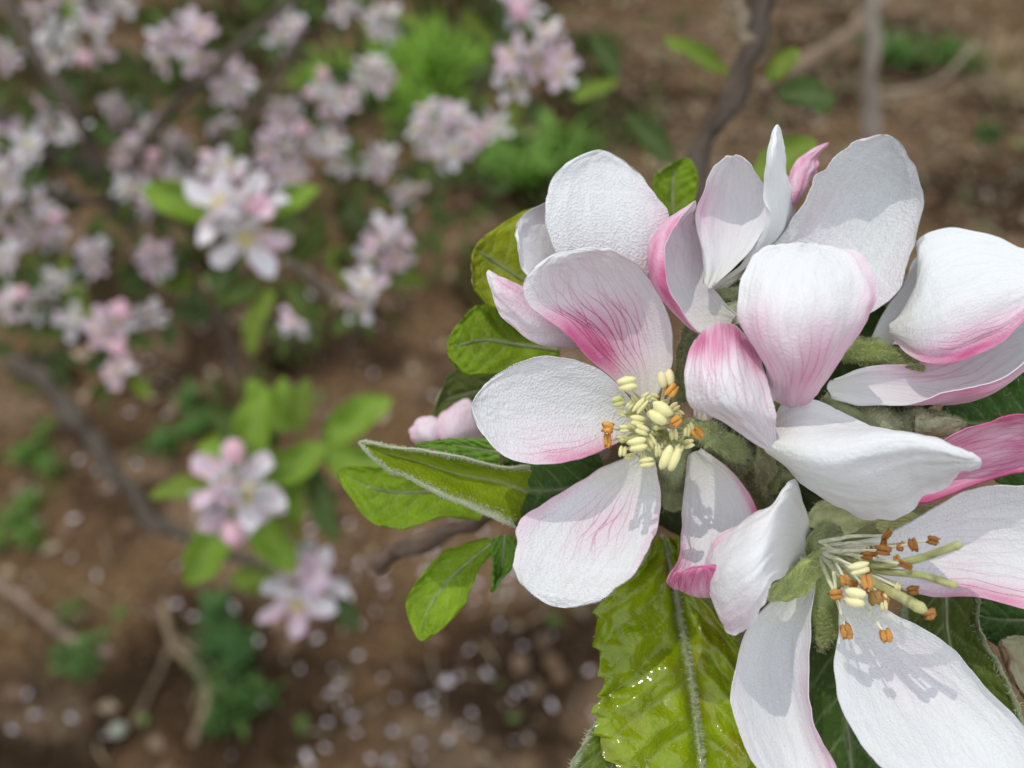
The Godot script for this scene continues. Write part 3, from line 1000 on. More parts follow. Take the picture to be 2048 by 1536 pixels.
func lower_right_flower() -> void:
	var f := thing("apple_blossom", "large white blossom at lower right with long filaments and brown anthers", "blossom", at(1650, 1105, 120), "near apple blossoms")
	# top petal, its near side hanging towards the viewer
	petal(f, [0.02, 0.0, 0.05, 0.0], [0.03, 0.0, 0.0, 0.0, [0.5, 0.9, 0.2, 0.2, 0.08]], {"bump": 0.012, "strong": 0.3, "plain": 0.05, "green": 0.3, "jag": 0.08, "crease": 2.6}, [
		[1540, 850, 113, 1525, 885, 109, 1545, 920, 112], [1600, 810, 115, 1600, 904, 105.5, 1610, 968, 113], [1690, 838, 115, 1670, 908, 103.5, 1690, 1018, 113],
		[1770, 862, 113, 1745, 893, 102, 1780, 1036, 112], [1835, 876, 110, 1830, 886, 101, 1862, 994, 109], [1905, 891, 105, 1915, 906, 101, 1928, 955, 105], [1963, 923, 102]])
	# right petal
	petal(f, [0.01, 0.0, 0.0, 0.0, [0.4, 0.98, 0.3, 0.18, 0.6], [0.3, 0.5, 0.15, 0.3, 0.05]], [0.3, 0.2, 0.3, 0.1], {"bump": 0.018, "strong": 0.9, "plain": 0.12, "crease": 1.6}, [
		[1690, 1085, 120, 1680, 1115, 121, 1690, 1140, 120], [1780, 1055, 119, 1770, 1110, 121, 1775, 1168, 119], [1880, 998, 117, 1870, 1090, 121, 1865, 1197, 117],
		[1975, 966, 115, 1970, 1080, 119.5, 1960, 1203, 115], [2080, 975, 114, 2080, 1090, 117, 2075, 1222, 113], [2150, 1020, 113.5, 2150, 1100, 115, 2140, 1200, 113], [2180, 1110, 113]])
	# left petal, bent back on itself
	petal(f, [0.02, 0.0, 0.0, 0.08, [0.7, 0.92, 0.2, 0.16, 0.3], [0.62, 0.15, 0.2, 0.2, 0.2]], [0.25, 0.2, 0.2, 0.2], {"bump": 0.01, "strong": 0.4, "plain": 0.05, "ruffle": 0.5, "crease": 1.8}, [
		[1625, 1115, 122, 1635, 1095, 123, 1630, 1070, 123], [1575, 1150, 114, 1592, 1070, 117, 1605, 1000, 118], [1540, 1165, 105, 1547, 1080, 105.5, 1587, 956, 111],
		[1525, 1200, 104, 1510, 1120, 102.5, 1545, 1005, 108], [1495, 1255, 106, 1455, 1150, 105, 1490, 1040, 109], [1452, 1258, 109, 1425, 1165, 108.5, 1437, 1078, 111], [1411, 1140, 112]])
	# lower left petal
	petal(f, [0.0, 0.0, 0.06, 0.0, [0.45, 0.03, 0.2, 0.22, 0.42]], [0.3, 0.2, 0.2, 0.1], {"bump": 0.014, "strong": 0.3, "plain": 0.05, "specks": 160, "crease": 1.6}, [
		[1632, 1140, 119, 1615, 1145, 120, 1600, 1150, 120], [1622, 1230, 117, 1570, 1240, 120, 1500, 1245, 116], [1624, 1330, 114, 1550, 1335, 119, 1468, 1355, 112],
		[1635, 1435, 111, 1565, 1435, 116, 1476, 1430, 109], [1672, 1525, 109, 1595, 1535, 112, 1522, 1535, 107], [1695, 1590, 108, 1630, 1600, 109, 1575, 1595, 107], [1640, 1640, 107]])
	# lower right petal
	petal(f, [0.0, 0.0, 0.0, 0.0, [0.25, 0.45, 0.15, 0.3, 0.1]], [0.2, 0.2, 0.2, 0.1], {"bump": 0.018, "strong": 0.6, "plain": 0.08, "crease": 1.7}, [
		[1705, 1165, 120, 1690, 1170, 121, 1678, 1175, 120], [1775, 1222, 117, 1725, 1250, 119, 1673, 1255, 117], [1880, 1275, 114, 1790, 1330, 117, 1674, 1340, 113],
		[1962, 1355, 111, 1860, 1410, 114, 1700, 1445, 109], [2050, 1455, 108, 1930, 1500, 110, 1765, 1540, 105], [2080, 1540, 106, 1980, 1580, 107, 1860, 1610, 104], [2000, 1650, 104]])
	var base := at(1648, 1100, 119.5)
	downy(f, "receptacle", [[1682, 1103, 119.5], [1666, 1100, 119.6], [1648, 1090, 121], [1625, 1070, 124], [1600, 1040, 128]], [0.5, 1.9, 3.0, 2.4, 1.4], Color(0.42, 0.46, 0.22), 900, 0.4)
	sepal(f, Color(0.32, 0.38, 0.13), 500, [[1640, 1100, 118, 1635, 1120, 117, 1640, 1150, 118], [1590, 1130, 115, 1590, 1155, 114, 1600, 1190, 116], [1550, 1165, 112, 1550, 1185, 111.5, 1560, 1200, 113], [1528, 1190, 111]])
	sepal(f, Color(0.29, 0.35, 0.12), 500, [[1675, 1140, 121, 1650, 1135, 120.5, 1620, 1140, 121], [1685, 1200, 121, 1655, 1200, 120, 1622, 1200, 121], [1680, 1260, 121, 1650, 1260, 120.5, 1628, 1255, 121], [1640, 1300, 121]])
	sepal(f, Color(0.44, 0.46, 0.22), 160, [[1610, 1050, 121, 1640, 1065, 120.5, 1670, 1090, 121], [1625, 1015, 122, 1665, 1030, 121.5, 1710, 1060, 122], [1650, 1000, 123, 1700, 1010, 122.5, 1750, 1040, 123], [1740, 1005, 124]])
	sepal(f, Color(0.36, 0.38, 0.17), 160, [[1670, 1075, 122, 1685, 1085, 122, 1700, 1100, 122], [1720, 1025, 123, 1750, 1045, 123, 1780, 1070, 123], [1790, 1015, 124, 1810, 1030, 124, 1830, 1045, 124], [1870, 1015, 125]])
	var rust := Color(0.74, 0.36, 0.10)
	var brown := Color(0.40, 0.17, 0.05)
	var cream := Color(0.96, 0.90, 0.52)
	for s in [[1738, 1111, 110, 40, 15, 3, brown], [1766, 1101, 108, 30, 19, 8, brown], [1826, 1089, 107, 27, 16, 80, brown], [1866, 1081, 107, 22, 17, 10, brown], [1810, 1130, 105, 36, 13, 22, brown],
			[1690, 1159, 108, 27, 20, 75, rust], [1734, 1164, 106, 32, 22, 82, rust], [1672, 1189, 109, 28, 20, -20, rust], [1750, 1194, 108, 32, 25, 80, Color(0.50, 0.30, 0.10)],
			[1692, 1263, 110, 32, 22, 75, rust], [1772, 1271, 108, 28, 23, 80, rust], [1825, 1181, 107, 26, 19, -10, brown], [1859, 1229, 106, 29, 20, -15, Color(0.50, 0.25, 0.09)]]:
		stamen(f, base, s[0], s[1], s[2], s[3], s[4], s[5], s[6], true)
	for s in [[1709, 1195, 106, 44, 37, 10], [1718, 1137, 107, 46, 24, -12]]:
		stamen(f, base, s[0], s[1], s[2], s[3], s[4], s[5], cream)
	var g := RandomNumberGenerator.new()
	g.seed = 22
	for k in 14:
		var far := g.randf_range(70.0, 170.0)
		var a := g.randf_range(-0.35, 1.15)
		stamen(f, base, 1655.0 + far * cos(a), 1095.0 + far * sin(a), 116.0 - far * 0.05, g.randf_range(18, 26), g.randf_range(11, 16), g.randf_range(-90, 90), brown.lerp(rust, g.randf()) if k % 4 else cream, k % 4 != 0)
	var green := Color(0.60, 0.62, 0.28)
	style(f, [[1660, 1105, 118], [1740, 1130, 111], [1820, 1122, 106], [1914, 1091, 102]], 0.45, 0.5, green)
	style(f, [[1660, 1110, 118], [1750, 1140, 111], [1840, 1150, 105], [1904, 1169, 102]], 0.45, 0.5, green)
	style(f, [[1660, 1115, 118], [1745, 1165, 111], [1800, 1193, 107], [1838, 1214, 105]], 0.45, 0.75, Color(0.66, 0.64, 0.30))


func near_leaves() -> void:
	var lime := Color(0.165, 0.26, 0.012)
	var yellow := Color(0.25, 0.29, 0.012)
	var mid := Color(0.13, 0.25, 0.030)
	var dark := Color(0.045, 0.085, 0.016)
	var edge := func(t: Vector2) -> bool: return absf(t.x - 0.5) > 0.33
	leaf("large glossy lime green leaf with toothed edge below the centre blossom", Color(0.23, 0.31, 0.0), {"rough": 0.25, "coat": 0.9, "hair": 1500, "fuzz": 900, "fuzz_length": 0.5, "rib": 0.32, "depth": 2.8, "teeth": 13.0, "tooth": 0.06, "rust": 0.3, "nu": 110, "nv": 80, "ruffle": 2.2, "count": 6.0}, [
		[1345, 1080, 130, 1325, 1075, 130, 1300, 1085, 130], [1412, 1170, 127, 1345, 1150, 129, 1255, 1140, 127], [1482, 1270, 125, 1366, 1260, 127.5, 1195, 1225, 125],
		[1505, 1370, 123, 1381, 1345, 125.5, 1203, 1350, 123], [1515, 1460, 121, 1395, 1440, 123.5, 1197, 1430, 121], [1535, 1550, 118, 1407, 1540, 121.5, 1225, 1540, 119], [1420, 1720, 116]])
	leaf("green leaf with a pale downy margin under the large glossy leaf", Color(0.13, 0.18, 0.03), {"fuzz": 700, "fuzz_on": edge, "margin": 0.7}, [
		[1280, 1400, 123, 1250, 1400, 123, 1210, 1420, 123], [1290, 1500, 121, 1230, 1490, 122, 1163, 1487, 120.5], [1290, 1600, 119, 1220, 1600, 120, 1130, 1590, 119], [1200, 1700, 118]])
	leaf("folded young leaf with white woolly edges pointing left of the centre blossom", Color(0.18, 0.24, 0.010), {"fuzz": 3600, "fuzz_on": edge, "fuzz_length": 0.4, "margin": 1.0, "vein": 0.2, "depth": 0.2, "no_rib": true, "teeth": 0.0, "rough": 0.35}, [
		[1075, 1075, 125, 1105, 1010, 127, 1075, 930, 127], [990, 1038, 121.5, 1012, 968, 125, 1000, 930, 123], [905, 1000, 118.5, 915, 948, 123, 905, 908, 120.5],
		[825, 965, 117, 832, 922, 121, 825, 893, 119.5], [765, 934, 117, 768, 906, 119.5, 765, 887, 118.5], [720, 885, 119]])
	leaf("light green leaf with brown tip behind the folded woolly leaf", lime, {"teeth": 0.0}, [
		[960, 1040, 132, 970, 1010, 133, 960, 970, 133], [880, 1035, 131, 880, 985, 134, 880, 940, 133], [790, 1060, 130, 800, 985, 133, 810, 930, 132], [728, 1030, 131, 740, 975, 133, 760, 930, 133], [676, 942, 133]])
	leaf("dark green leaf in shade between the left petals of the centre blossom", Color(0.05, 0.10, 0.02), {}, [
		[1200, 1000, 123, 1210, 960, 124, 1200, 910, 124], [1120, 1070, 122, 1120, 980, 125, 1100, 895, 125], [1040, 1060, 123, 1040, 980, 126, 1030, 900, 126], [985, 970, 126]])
	leaf("narrow green leaf strip above the folded woolly leaf", mid, {"teeth": 0.0}, [
		[1000, 935, 126, 1000, 905, 126, 990, 880, 126], [900, 905, 127, 905, 890, 128, 910, 878, 128], [830, 890, 128]])
	leaf("bright green pointed leaf hanging left of the lower left petal", lime, {"teeth": 0.0, "depth": 0.4}, [
		[990, 1100, 130, 985, 1085, 130, 970, 1075, 130], [955, 1150, 128, 930, 1130, 131, 890, 1102, 131], [930, 1215, 126, 890, 1170, 130, 838, 1155, 131], [880, 1262, 126, 855, 1220, 129, 815, 1212, 130.5], [838, 1280, 128]])
	leaf("small green leaf beside the tip of the lower left petal", mid, {"teeth": 0.0}, [
		[1040, 1080, 130, 1010, 1070, 130, 985, 1080, 130], [1028, 1130, 128, 1005, 1135, 130, 980, 1140, 129], [985, 1185, 129]])
	leaf("yellow green leaf upright behind the grey upper left petal", yellow, {"through": 0.7, "teeth": 0.0}, [
		[1130, 650, 134, 1120, 625, 135, 1130, 600, 134], [1040, 640, 131, 1060, 570, 135, 1110, 480, 136], [960, 600, 130, 1000, 530, 134, 1075, 420, 137], [942, 560, 130, 962, 505, 133, 1010, 445, 136], [950, 495, 132]])
	leaf("lime green leaf with pale midrib below the pink petal back", lime, {"rib": 0.35, "through": 0.7, "teeth": 0.0}, [
		[1110, 745, 132, 1120, 700, 133, 1110, 640, 133], [1040, 748, 130, 1040, 690, 133, 1030, 610, 134], [970, 750, 129, 970, 680, 132, 975, 605, 134], [918, 742, 128.5, 920, 690, 131, 935, 625, 133], [894, 690, 130]])
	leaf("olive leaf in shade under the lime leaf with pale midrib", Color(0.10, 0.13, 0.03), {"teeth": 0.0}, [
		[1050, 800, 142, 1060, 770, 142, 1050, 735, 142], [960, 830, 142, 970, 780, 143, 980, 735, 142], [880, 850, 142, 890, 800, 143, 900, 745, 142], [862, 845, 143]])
	leaf("lime leaf standing behind the notch between the two upper petals", lime, {"through": 0.7}, [
		[1325, 450, 140, 1350, 455, 141, 1385, 450, 140], [1303, 390, 140, 1345, 385, 142, 1392, 395, 141], [1308, 345, 141, 1350, 340, 143, 1396, 350, 141], [1372, 316, 143]])
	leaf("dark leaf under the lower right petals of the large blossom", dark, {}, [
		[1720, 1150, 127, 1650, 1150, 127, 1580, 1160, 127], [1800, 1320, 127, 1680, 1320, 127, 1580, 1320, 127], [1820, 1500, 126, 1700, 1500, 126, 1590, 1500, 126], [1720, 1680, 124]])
	leaf("olive leaf with pale curled edge at the lower right corner", Color(0.07, 0.10, 0.016), {"margin": 0.6, "fuzz": 300, "fuzz_on": edge}, [
		[1960, 1190, 125, 1890, 1180, 125, 1800, 1180, 125], [1968, 1262, 122, 1900, 1290, 124, 1800, 1270, 125], [2008, 1340, 121, 1950, 1370, 123, 1850, 1370, 124], [2042, 1430, 120, 1990, 1460, 122, 1900, 1470, 123], [2080, 1600, 121]])
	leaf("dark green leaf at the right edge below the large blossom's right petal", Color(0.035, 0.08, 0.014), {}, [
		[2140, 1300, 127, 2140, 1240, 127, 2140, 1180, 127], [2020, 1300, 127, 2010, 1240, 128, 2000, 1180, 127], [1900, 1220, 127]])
	leaf("dry brown leaf edge curling at the lower right corner", Color(0.24, 0.16, 0.10), {"pale": Color(0.3, 0.2, 0.12), "teeth": 0.0}, [
		[2010, 1300, 123, 2000, 1285, 123, 2020, 1272, 124], [2050, 1400, 122, 2050, 1340, 124, 2060, 1272, 124], [2110, 1420, 122, 2110, 1350, 124, 2110, 1280, 124], [2160, 1350, 124]])
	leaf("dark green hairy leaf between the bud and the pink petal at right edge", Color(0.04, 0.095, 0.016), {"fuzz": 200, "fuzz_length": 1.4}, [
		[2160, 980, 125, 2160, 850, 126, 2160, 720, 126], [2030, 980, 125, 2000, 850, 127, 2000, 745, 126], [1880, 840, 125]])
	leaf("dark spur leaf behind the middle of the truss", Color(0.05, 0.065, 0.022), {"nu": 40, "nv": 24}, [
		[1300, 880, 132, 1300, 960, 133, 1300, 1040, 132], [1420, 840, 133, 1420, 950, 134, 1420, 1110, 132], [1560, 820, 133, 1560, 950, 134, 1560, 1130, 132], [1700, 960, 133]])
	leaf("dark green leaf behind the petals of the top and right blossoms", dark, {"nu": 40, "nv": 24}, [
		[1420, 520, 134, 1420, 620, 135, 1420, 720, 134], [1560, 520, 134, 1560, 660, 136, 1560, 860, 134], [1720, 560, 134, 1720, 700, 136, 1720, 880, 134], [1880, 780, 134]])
	# the spur that carries the truss
	var spur := thing("fruit_spur", "short downy green brown spur among the blossom stalks", "twig", at(1540, 960, 128))
	downy(spur, "stalk", [[1470, 880, 124], [1500, 960, 126], [1540, 1050, 130], [1640, 1200, 140], [1800, 1500, 160]], [1.1, 1.6, 2.2, 2.6, 3.0], Color(0.17, 0.17, 0.08), 700, 0.5)
	downy(spur, "stalk", [[1420, 870, 123], [1462, 930, 125], [1510, 1010, 128]], [1.8, 1.6, 1.4], Color(0.24, 0.27, 0.14), 900, 0.6)
	sepal(spur, Color(0.28, 0.28, 0.15), 200, [[1515, 890, 121, 1525, 895, 120.5, 1545, 915, 121], [1513, 930, 121, 1530, 935, 120, 1552, 940, 121], [1514, 960, 121.5, 1522, 965, 121, 1535, 965, 121.5], [1530, 990, 122]])


# ------------------------------------------------------------------ out of focus

var far_petals := []
var pink_petals := []
var far_leaves := []
var lime_leaves := []


func far_petal(seed_: int, outside: float, inside: float) -> ArrayMesh:
	# along +x from the flower's middle, +y is the side that the flower faces
	var r := RandomNumberGenerator.new()
	r.seed = seed_
	var l := PackedVector3Array()
	var m := PackedVector3Array()
	var n := PackedVector3Array()
	var lift := r.randf_range(0.2, 0.9)
	for k in 5:
		var u := k / 5.0
		var w := (0.10 + 0.42 * pow(sin(PI * clampf(u * 0.72 + 0.06, 0.0, 1.0)), 0.8)) * 19.0 * MM
		var x := (1.5 + 19.0 * u) * MM
		var y := (lift * 13.0 * u * u + r.randf_range(-0.8, 0.8)) * MM
		l.append(Vector3(x, y + 3.0 * MM * sin(PI * u), w * 0.5))
		m.append(Vector3(x, y - 1.0 * MM * sin(PI * u), 0.0))
		n.append(Vector3(x, y + 3.0 * MM * sin(PI * u), -w * 0.5))
	var o := {"nu": 9, "nv": 8, "thick": 0.4, "jag": 0.08, "seed": seed_, "ruffle": 1.4}
	o.colour = func(u: float, v: float, within: bool) -> Color:
		return blush((inside if within else outside) + 0.25 * smoothstep(0.3, 0.5, absf(v - 0.5)) * (0.3 if within else 1.0) + 0.1 * noise.get_noise_2d(u * 200.0, v * 200.0 + seed_))
	return sheet(l, m, n, Vector3(20.5 * MM, (lift * 13.0 - 0.5) * MM, 0), o, Vector3.ZERO)


func far_leaf_mesh(seed_: int, g: Color) -> ArrayMesh:
	var r := RandomNumberGenerator.new()
	r.seed = seed_
	var l := PackedVector3Array()
	var m := PackedVector3Array()
	var n := PackedVector3Array()
	var curl := r.randf_range(-8.0, 6.0)
	for k in 5:
		var u := k / 5.0
		var w := (0.06 + 0.5 * pow(sin(PI * clampf(u * 0.85 + 0.08, 0.0, 1.0)), 0.9)) * 30.0 * MM
		var p := Vector3((3.0 + 34.0 * u) * MM, (curl * u * u + 4.0 * u) * MM, 0)
		l.append(p + Vector3(0, 4.0 * MM * sin(PI * u), w * 0.5))
		m.append(p)
		n.append(p + Vector3(0, 4.0 * MM * sin(PI * u), -w * 0.5))
	var o := {"nu": 12, "nv": 8, "thick": 0.4, "jag": 0.06, "seed": seed_, "ruffle": 1.5, "round": 1.1}
	o.under = g.lerp(Color(0.30, 0.36, 0.16), 0.12)
	o.colour = leaf_colours(g, g.lerp(Color(0.4, 0.45, 0.25), 0.25), 6.0, o)
	return sheet(l, m, n, Vector3(38.0 * MM, (curl + 4.0) * MM, 0), o, Vector3.ZERO)


func pivot(called: String, parent: Node3D, t: Transform3D) -> Node3D:
	var o := Node3D.new()
	o.name = called
	o.transform = t
	parent.add_child(o, true)
	return o


func facing(d: Vector3, spin: float) -> Basis:
	# a basis whose y runs along d
	var y := d.normalized()
	var x := y.cross(Vector3(0.3, 0.2, 0.9)).normalized()
	return Basis(x, y, x.cross(y)) * Basis(Vector3.UP, spin)


var centre_mesh: ArrayMesh
var bud_mesh: ArrayMesh


# a truss of blossoms, buds and leaves round a point; flush 0 white .. 1 pink
func truss(label: String, x: float, y: float, z: float, r: float, blossoms: int, buds: int, leaves: int, flush := 0.3, called := "blossom_cluster") -> Node3D:
	var t := thing(called, label, "blossom cluster", at(x, y, z), "blossom clusters out of focus")
	var g := RandomNumberGenerator.new()
	g.seed = int(x * 7 + y * 13)
	var reach := px(r, z)
	var small := 1.0
	if z > 430.0:
		small = 0.66
		blossoms = int(blossoms * 1.8 + 0.5)
		leaves += 2
	for k in blossoms:
		var a := TAU * (k + g.randf() * 0.5) / maxi(blossoms, 1)
		var out := (Vector3.RIGHT * cos(a) + upward * sin(a)) * (0.75 if blossoms > 1 else 0.15) - ahead * g.randf_range(0.3, 1.0) + Vector3.UP * 0.25
		var size := g.randf_range(0.85, 1.05) * small
		var off := (Vector3.RIGHT * cos(a) + upward * sin(a)) * maxf(0.0, reach - 15.0 * small * MM) * (g.randf_range(0.7, 1.0) if k % 3 < 2 or blossoms < 4 else g.randf_range(0.0, 0.3)) - ahead * g.randf_range(-6.0, 8.0) * MM
		var f := pivot("blossom", t, Transform3D(facing(out, g.randf() * TAU).scaled(Vector3.ONE * size), off))
		for q in 5:
			var set_: Array = pink_petals if g.randf() < flush else far_petals
			var p := part("petal", set_[g.randi_range(0, set_.size() - 1)], M.far_petal, f)
			p.basis = Basis(Vector3.UP, TAU * q / 5.0 + g.randf_range(-0.15, 0.15)) * Basis(Vector3.BACK, g.randf_range(-0.25, 0.45)) * Basis(Vector3.RIGHT, g.randf_range(-0.4, 0.4))
		part("flower_centre", centre_mesh, M.anther, f)
	for k in buds:
		var a := g.randf() * TAU
		var out := Vector3.RIGHT * cos(a) + upward * sin(a) - ahead * 0.5
		var b := part("bud", bud_mesh, M.far_petal, t)
		b.transform = Transform3D(facing(out, 0.0), out.normalized() * reach * g.randf_range(0.4, 0.95))
	for k in leaves:
		var a := TAU * (k + g.randf()) / leaves
		var d := Vector3.RIGHT * cos(a) + upward * sin(a) - ahead * g.randf_range(-0.1, 0.4)
		var lf := part("leaf", far_leaves[g.randi_range(0, far_leaves.size() - 1) if small == 1.0 or g.randf() < 0.3 else 1 + 3 * g.randi_range(0, 2) + g.randi_range(0, 1)], M.far_leaf, t)
		if z < 395.0 and k % 3 < 2:
			lf.mesh = lime_leaves[k % 3]
		var xx := d.normalized()
		var yy := (-ahead + Vector3(g.randfn(), g.randfn(), g.randfn()) * 0.45).normalized()
		var zz := xx.cross(yy).normalized()
		lf.transform = Transform3D(Basis(xx, zz.cross(xx), zz).scaled(Vector3.ONE * g.randf_range(0.7, 1.1) * small), d.normalized() * reach * g.randf_range(0.25, 0.6) + ahead * 10.0 * MM)
	return t


func branch(label: String, colour: Color, points: Array, widths: Array, called := "branch", category := "branch") -> Node3D:
	var p := PackedVector3Array()
	var r := []
	for k in points.size():
		var q: Array = points[k]
		p.append(at(q[0], q[1], q[2]))
		r.append(px(widths[mini(k, widths.size() - 1)] * 0.5, q[2]) / MM)
	var o := part(numbered(called), tube(p, r, colour, Vector3.ZERO, 12, 8, 1.1), M.bark, self)
	tag(o, label, category)
	return o


# a rooted tuft: many narrow blades from one place
func tuft(label: String, x: float, y: float, r: float, tall: float, blades: int, g: Color, category: String, called: String, wide := 4.0) -> void:
	var p := soil_at(x, y)
	var d := (p - eye).dot(ahead) / MM
	var reach := px(r, d)
	var s := RandomNumberGenerator.new()
	s.seed = int(x * 3 + y * 5)
	var b := Build.new()
	var hub := Vector3.ZERO
	var hub_tall := 1.0
	for k in blades:
		var a := s.randf() * TAU
		var f := sqrt(s.randf()) * reach
		if k % 40 == 0:
			hub = Vector3(s.randfn(), 0, s.randfn()) * reach * 0.6
			hub_tall = s.randf_range(0.5, 1.1)
		var root := hub + Vector3(cos(a), 0, sin(a)) * f * 0.3
		var h := tall * MM * s.randf_range(0.4, 1.0) * hub_tall
		var lean := Vector3(cos(a), 0, sin(a)) * reach * s.randf_range(0.1, 0.45) + Vector3(s.randfn(), 0, s.randfn()) * h * 0.3
		var w := Vector3(-sin(a + s.randf()), 0, cos(a)) * wide * MM * s.randf_range(0.6, 1.3)
		var c := g * s.randf_range(0.65, 1.35)
		var m := root + lean * 0.4 + Vector3.UP * h * 0.65
		var e := root + lean + Vector3.UP * h * s.randf_range(0.7, 1.0)
		var n := ((w.cross(m - root)).normalized() * 0.5 + Vector3.UP).normalized()
		var i := b.vert(root - w * 0.5, n, c)
		b.vert(root + w * 0.5, n, c)
		b.vert(m + w, n, c)
		b.vert(m - w, n, c)
		b.vert(e, n, c)
		b.quad(i, i + 1, i + 2, i + 3)
		b.tri(i + 3, i + 2, i + 4)
	var o := part(numbered(called), b.done(), M.far_leaf, self)
	o.position = p
	tag(o, label, category)


func background() -> void:
	for k in 5:
		far_petals.append(far_petal(40 + k, 0.08, 0.0))
		pink_petals.append(far_petal(60 + k, 0.28, 0.07))
	for k in 3:
		lime_leaves.append(far_leaf_mesh(110 + k, Color(0.20, 0.33, 0.03)))
		far_leaves.append(far_leaf_mesh(80 + k, Color(0.15, 0.22, 0.022)))
		far_leaves.append(far_leaf_mesh(100 + k, Color(0.045, 0.08, 0.02)))
		far_leaves.append(far_leaf_mesh(90 + k, Color(0.075, 0.115, 0.02)))
	var cb := Build.new()
	for k in 16:
		var a := k * 2.4
		var q := Vector3(cos(a), 0, sin(a)) * (1.0 + 0.25 * k) * MM + Vector3.UP * (7.0 - 0.15 * k) * MM
		blob_into(cb, q, Basis.IDENTITY, Vector3(1.1, 0.9, 1.1) * MM, Color(0.66, 0.56, 0.25), 0.0, 4)
	blob_into(cb, Vector3(0, -2.0 * MM, 0), Basis.IDENTITY, Vector3(2.6, 4.0, 2.6) * MM, Color(0.28, 0.32, 0.15), 0.0, 5)
	centre_mesh = cb.done()
	var bb := Build.new()
	blob_into(bb, Vector3(0, 5.0 * MM, 0), Basis.IDENTITY, Vector3(4.6, 6.2, 4.6) * MM, Color(0.76, 0.46, 0.54), 0.15, 7)
	blob_into(bb, Vector3(0, -1.0 * MM, 0), Basis.IDENTITY, Vector3(2.6, 4.0, 2.6) * MM, Color(0.28, 0.34, 0.15), 0.0, 5)
	bud_mesh = bb.done()

	truss("brightest white blossom cluster left of the truss, with pale leaf beneath", 475, 440, 390, 95, 3, 1, 3, 0.1)
	truss("white blossom cluster with pink heart and bright green leaves, lower left of centre", 470, 985, 360, 90, 5, 2, 5, 0.25)
	truss("pale pink blossom cluster hanging under the one with bright leaves", 600, 1170, 400, 90, 4, 0, 3, 0.3)
	truss("leaf rosette beside the white cluster with pink heart", 590, 905, 372, 85, 0, 0, 13, 0.0, "leaf_cluster")
	truss("pink and white blossom cluster at the upper left between two branches", 365, 85, 560, 85, 4, 0, 3, 0.6)
	truss("pale pink blossom cluster hanging under the dark twig at the upper left", 460, 165, 600, 55, 3, 0, 3, 0.5)
	truss("blossom cluster along the dark branch near the upper left corner", 150, 85, 600, 80, 4, 1, 4, 0.4)
	truss("blossom cluster cut by the top edge at the left", 110, 10, 640, 60, 3, 0, 3, 0.4)
	truss("small pink cluster crossed by the grey bough at left", 262, 315, 620, 55, 3, 1, 2, 0.6)
	truss("purple pink blossom cluster below the bright green weed", 885, 265, 520, 82, 5, 0, 2, 0.6)
	truss("star shaped white and pink cluster above the upper left petal of the truss", 1075, 125, 470, 95, 4, 1, 3, 0.4)
	truss("cream blossom cluster left of the bright green weed", 740, 150, 640, 55, 3, 0, 2, 0.2)
	truss("pink budded cluster over the dark gap left of the green weed", 660, 210, 620, 50, 2, 2, 2, 0.3)
	truss("long pale pink cluster above the brightest white cluster", 575, 310, 600, 75, 5, 1, 2, 0.5)
	truss("single pale blossom right of the long pale pink cluster", 760, 320, 600, 36, 1, 0, 1, 0.3)
	truss("mauve blossom cluster in shade left of the yellow green leaf", 768, 490, 500, 65, 3, 0, 2, 0.8)
	truss("white star shaped blossom under the mauve cluster", 730, 592, 480, 50, 1, 0, 2, 0.1)
	truss("deep pink cluster above the bare soil at left", 215, 655, 520, 52, 2, 3, 2, 0.95)
	truss("cream and rose cluster at the left edge below the grey bough", 60, 450, 620, 75, 4, 2, 4, 0.3)
	truss("pale cluster above the yellowish one at left", 185, 515, 600, 45, 2, 0, 2, 0.3)
	truss("yellowish white cluster with fresh leaves at left", 100, 590, 580, 65, 3, 0, 5, 0.1)
	truss("pale pink blossom touching the left edge", 25, 610, 560, 38, 1, 1, 1, 0.6)
	truss("faded blossom on the soil side of the deep pink cluster", 235, 745, 560, 34, 1, 0, 1, 0.5)
	truss("mauve pink blossom in the dark gap left of centre", 305, 520, 640, 45, 2, 0, 3, 0.9)
	truss("white blossom with olive leaf at the end of the dark twig, top left", 565, 55, 600, 42, 1, 0, 3, 0.2)
	truss("long white hanging blossom at the edge of the green weed, top", 765, 40, 640, 40, 2, 0, 0, 0.1)
	truss("dim blossom cut by the top edge above the star shaped cluster", 1040, 15, 560, 45, 2, 0, 1, 0.3)
	truss("pair of rosy buds and leaves touching the left edge high up", 18, 280, 620, 45, 1, 2, 2, 0.5)
	truss("pale blossoms strung along the grey bough", 110, 235, 660, 50, 2, 1, 3, 0.3)
	truss("small dim pink blossom between the two dark twigs", 240, 215, 680, 45, 2, 0, 3, 0.6)
	truss("lone dim blossom in the shade right of the small pink cluster", 350, 362, 640, 26, 1, 0, 1, 0.5)
	truss("small blossom pair right of the purple pink cluster", 985, 270, 600, 36, 1, 1, 2, 0.3)
	truss("leaf rosette in the gloom below the brightest cluster", 545, 540, 430, 60, 0, 0, 6, 0.0, "leaf_cluster")
	truss("leaf rosette in shade between the purple and mauve clusters", 830, 420, 620, 70, 0, 0, 7, 0.0, "leaf_cluster")
	truss("leaf rosette among the blossoms high at left", 300, 160, 660, 80, 0, 0, 8, 0.0, "leaf_cluster")
	truss("leaf rosette touching the left edge under the dark branch", 30, 150, 600, 80, 0, 0, 8, 0.0, "leaf_cluster")
	truss("leaf rosette under the cream and rose cluster", 180, 420, 640, 80, 0, 0, 7, 0.0, "leaf_cluster")

	truss("leaf rosette at the top edge between the two dark twigs", 560, 20, 680, 70, 0, 0, 8, 0.0, "leaf_cluster")
	truss("leaf rosette behind the star shaped cluster at the top", 1000, 90, 520, 80, 0, 0, 6, 0.0, "leaf_cluster")
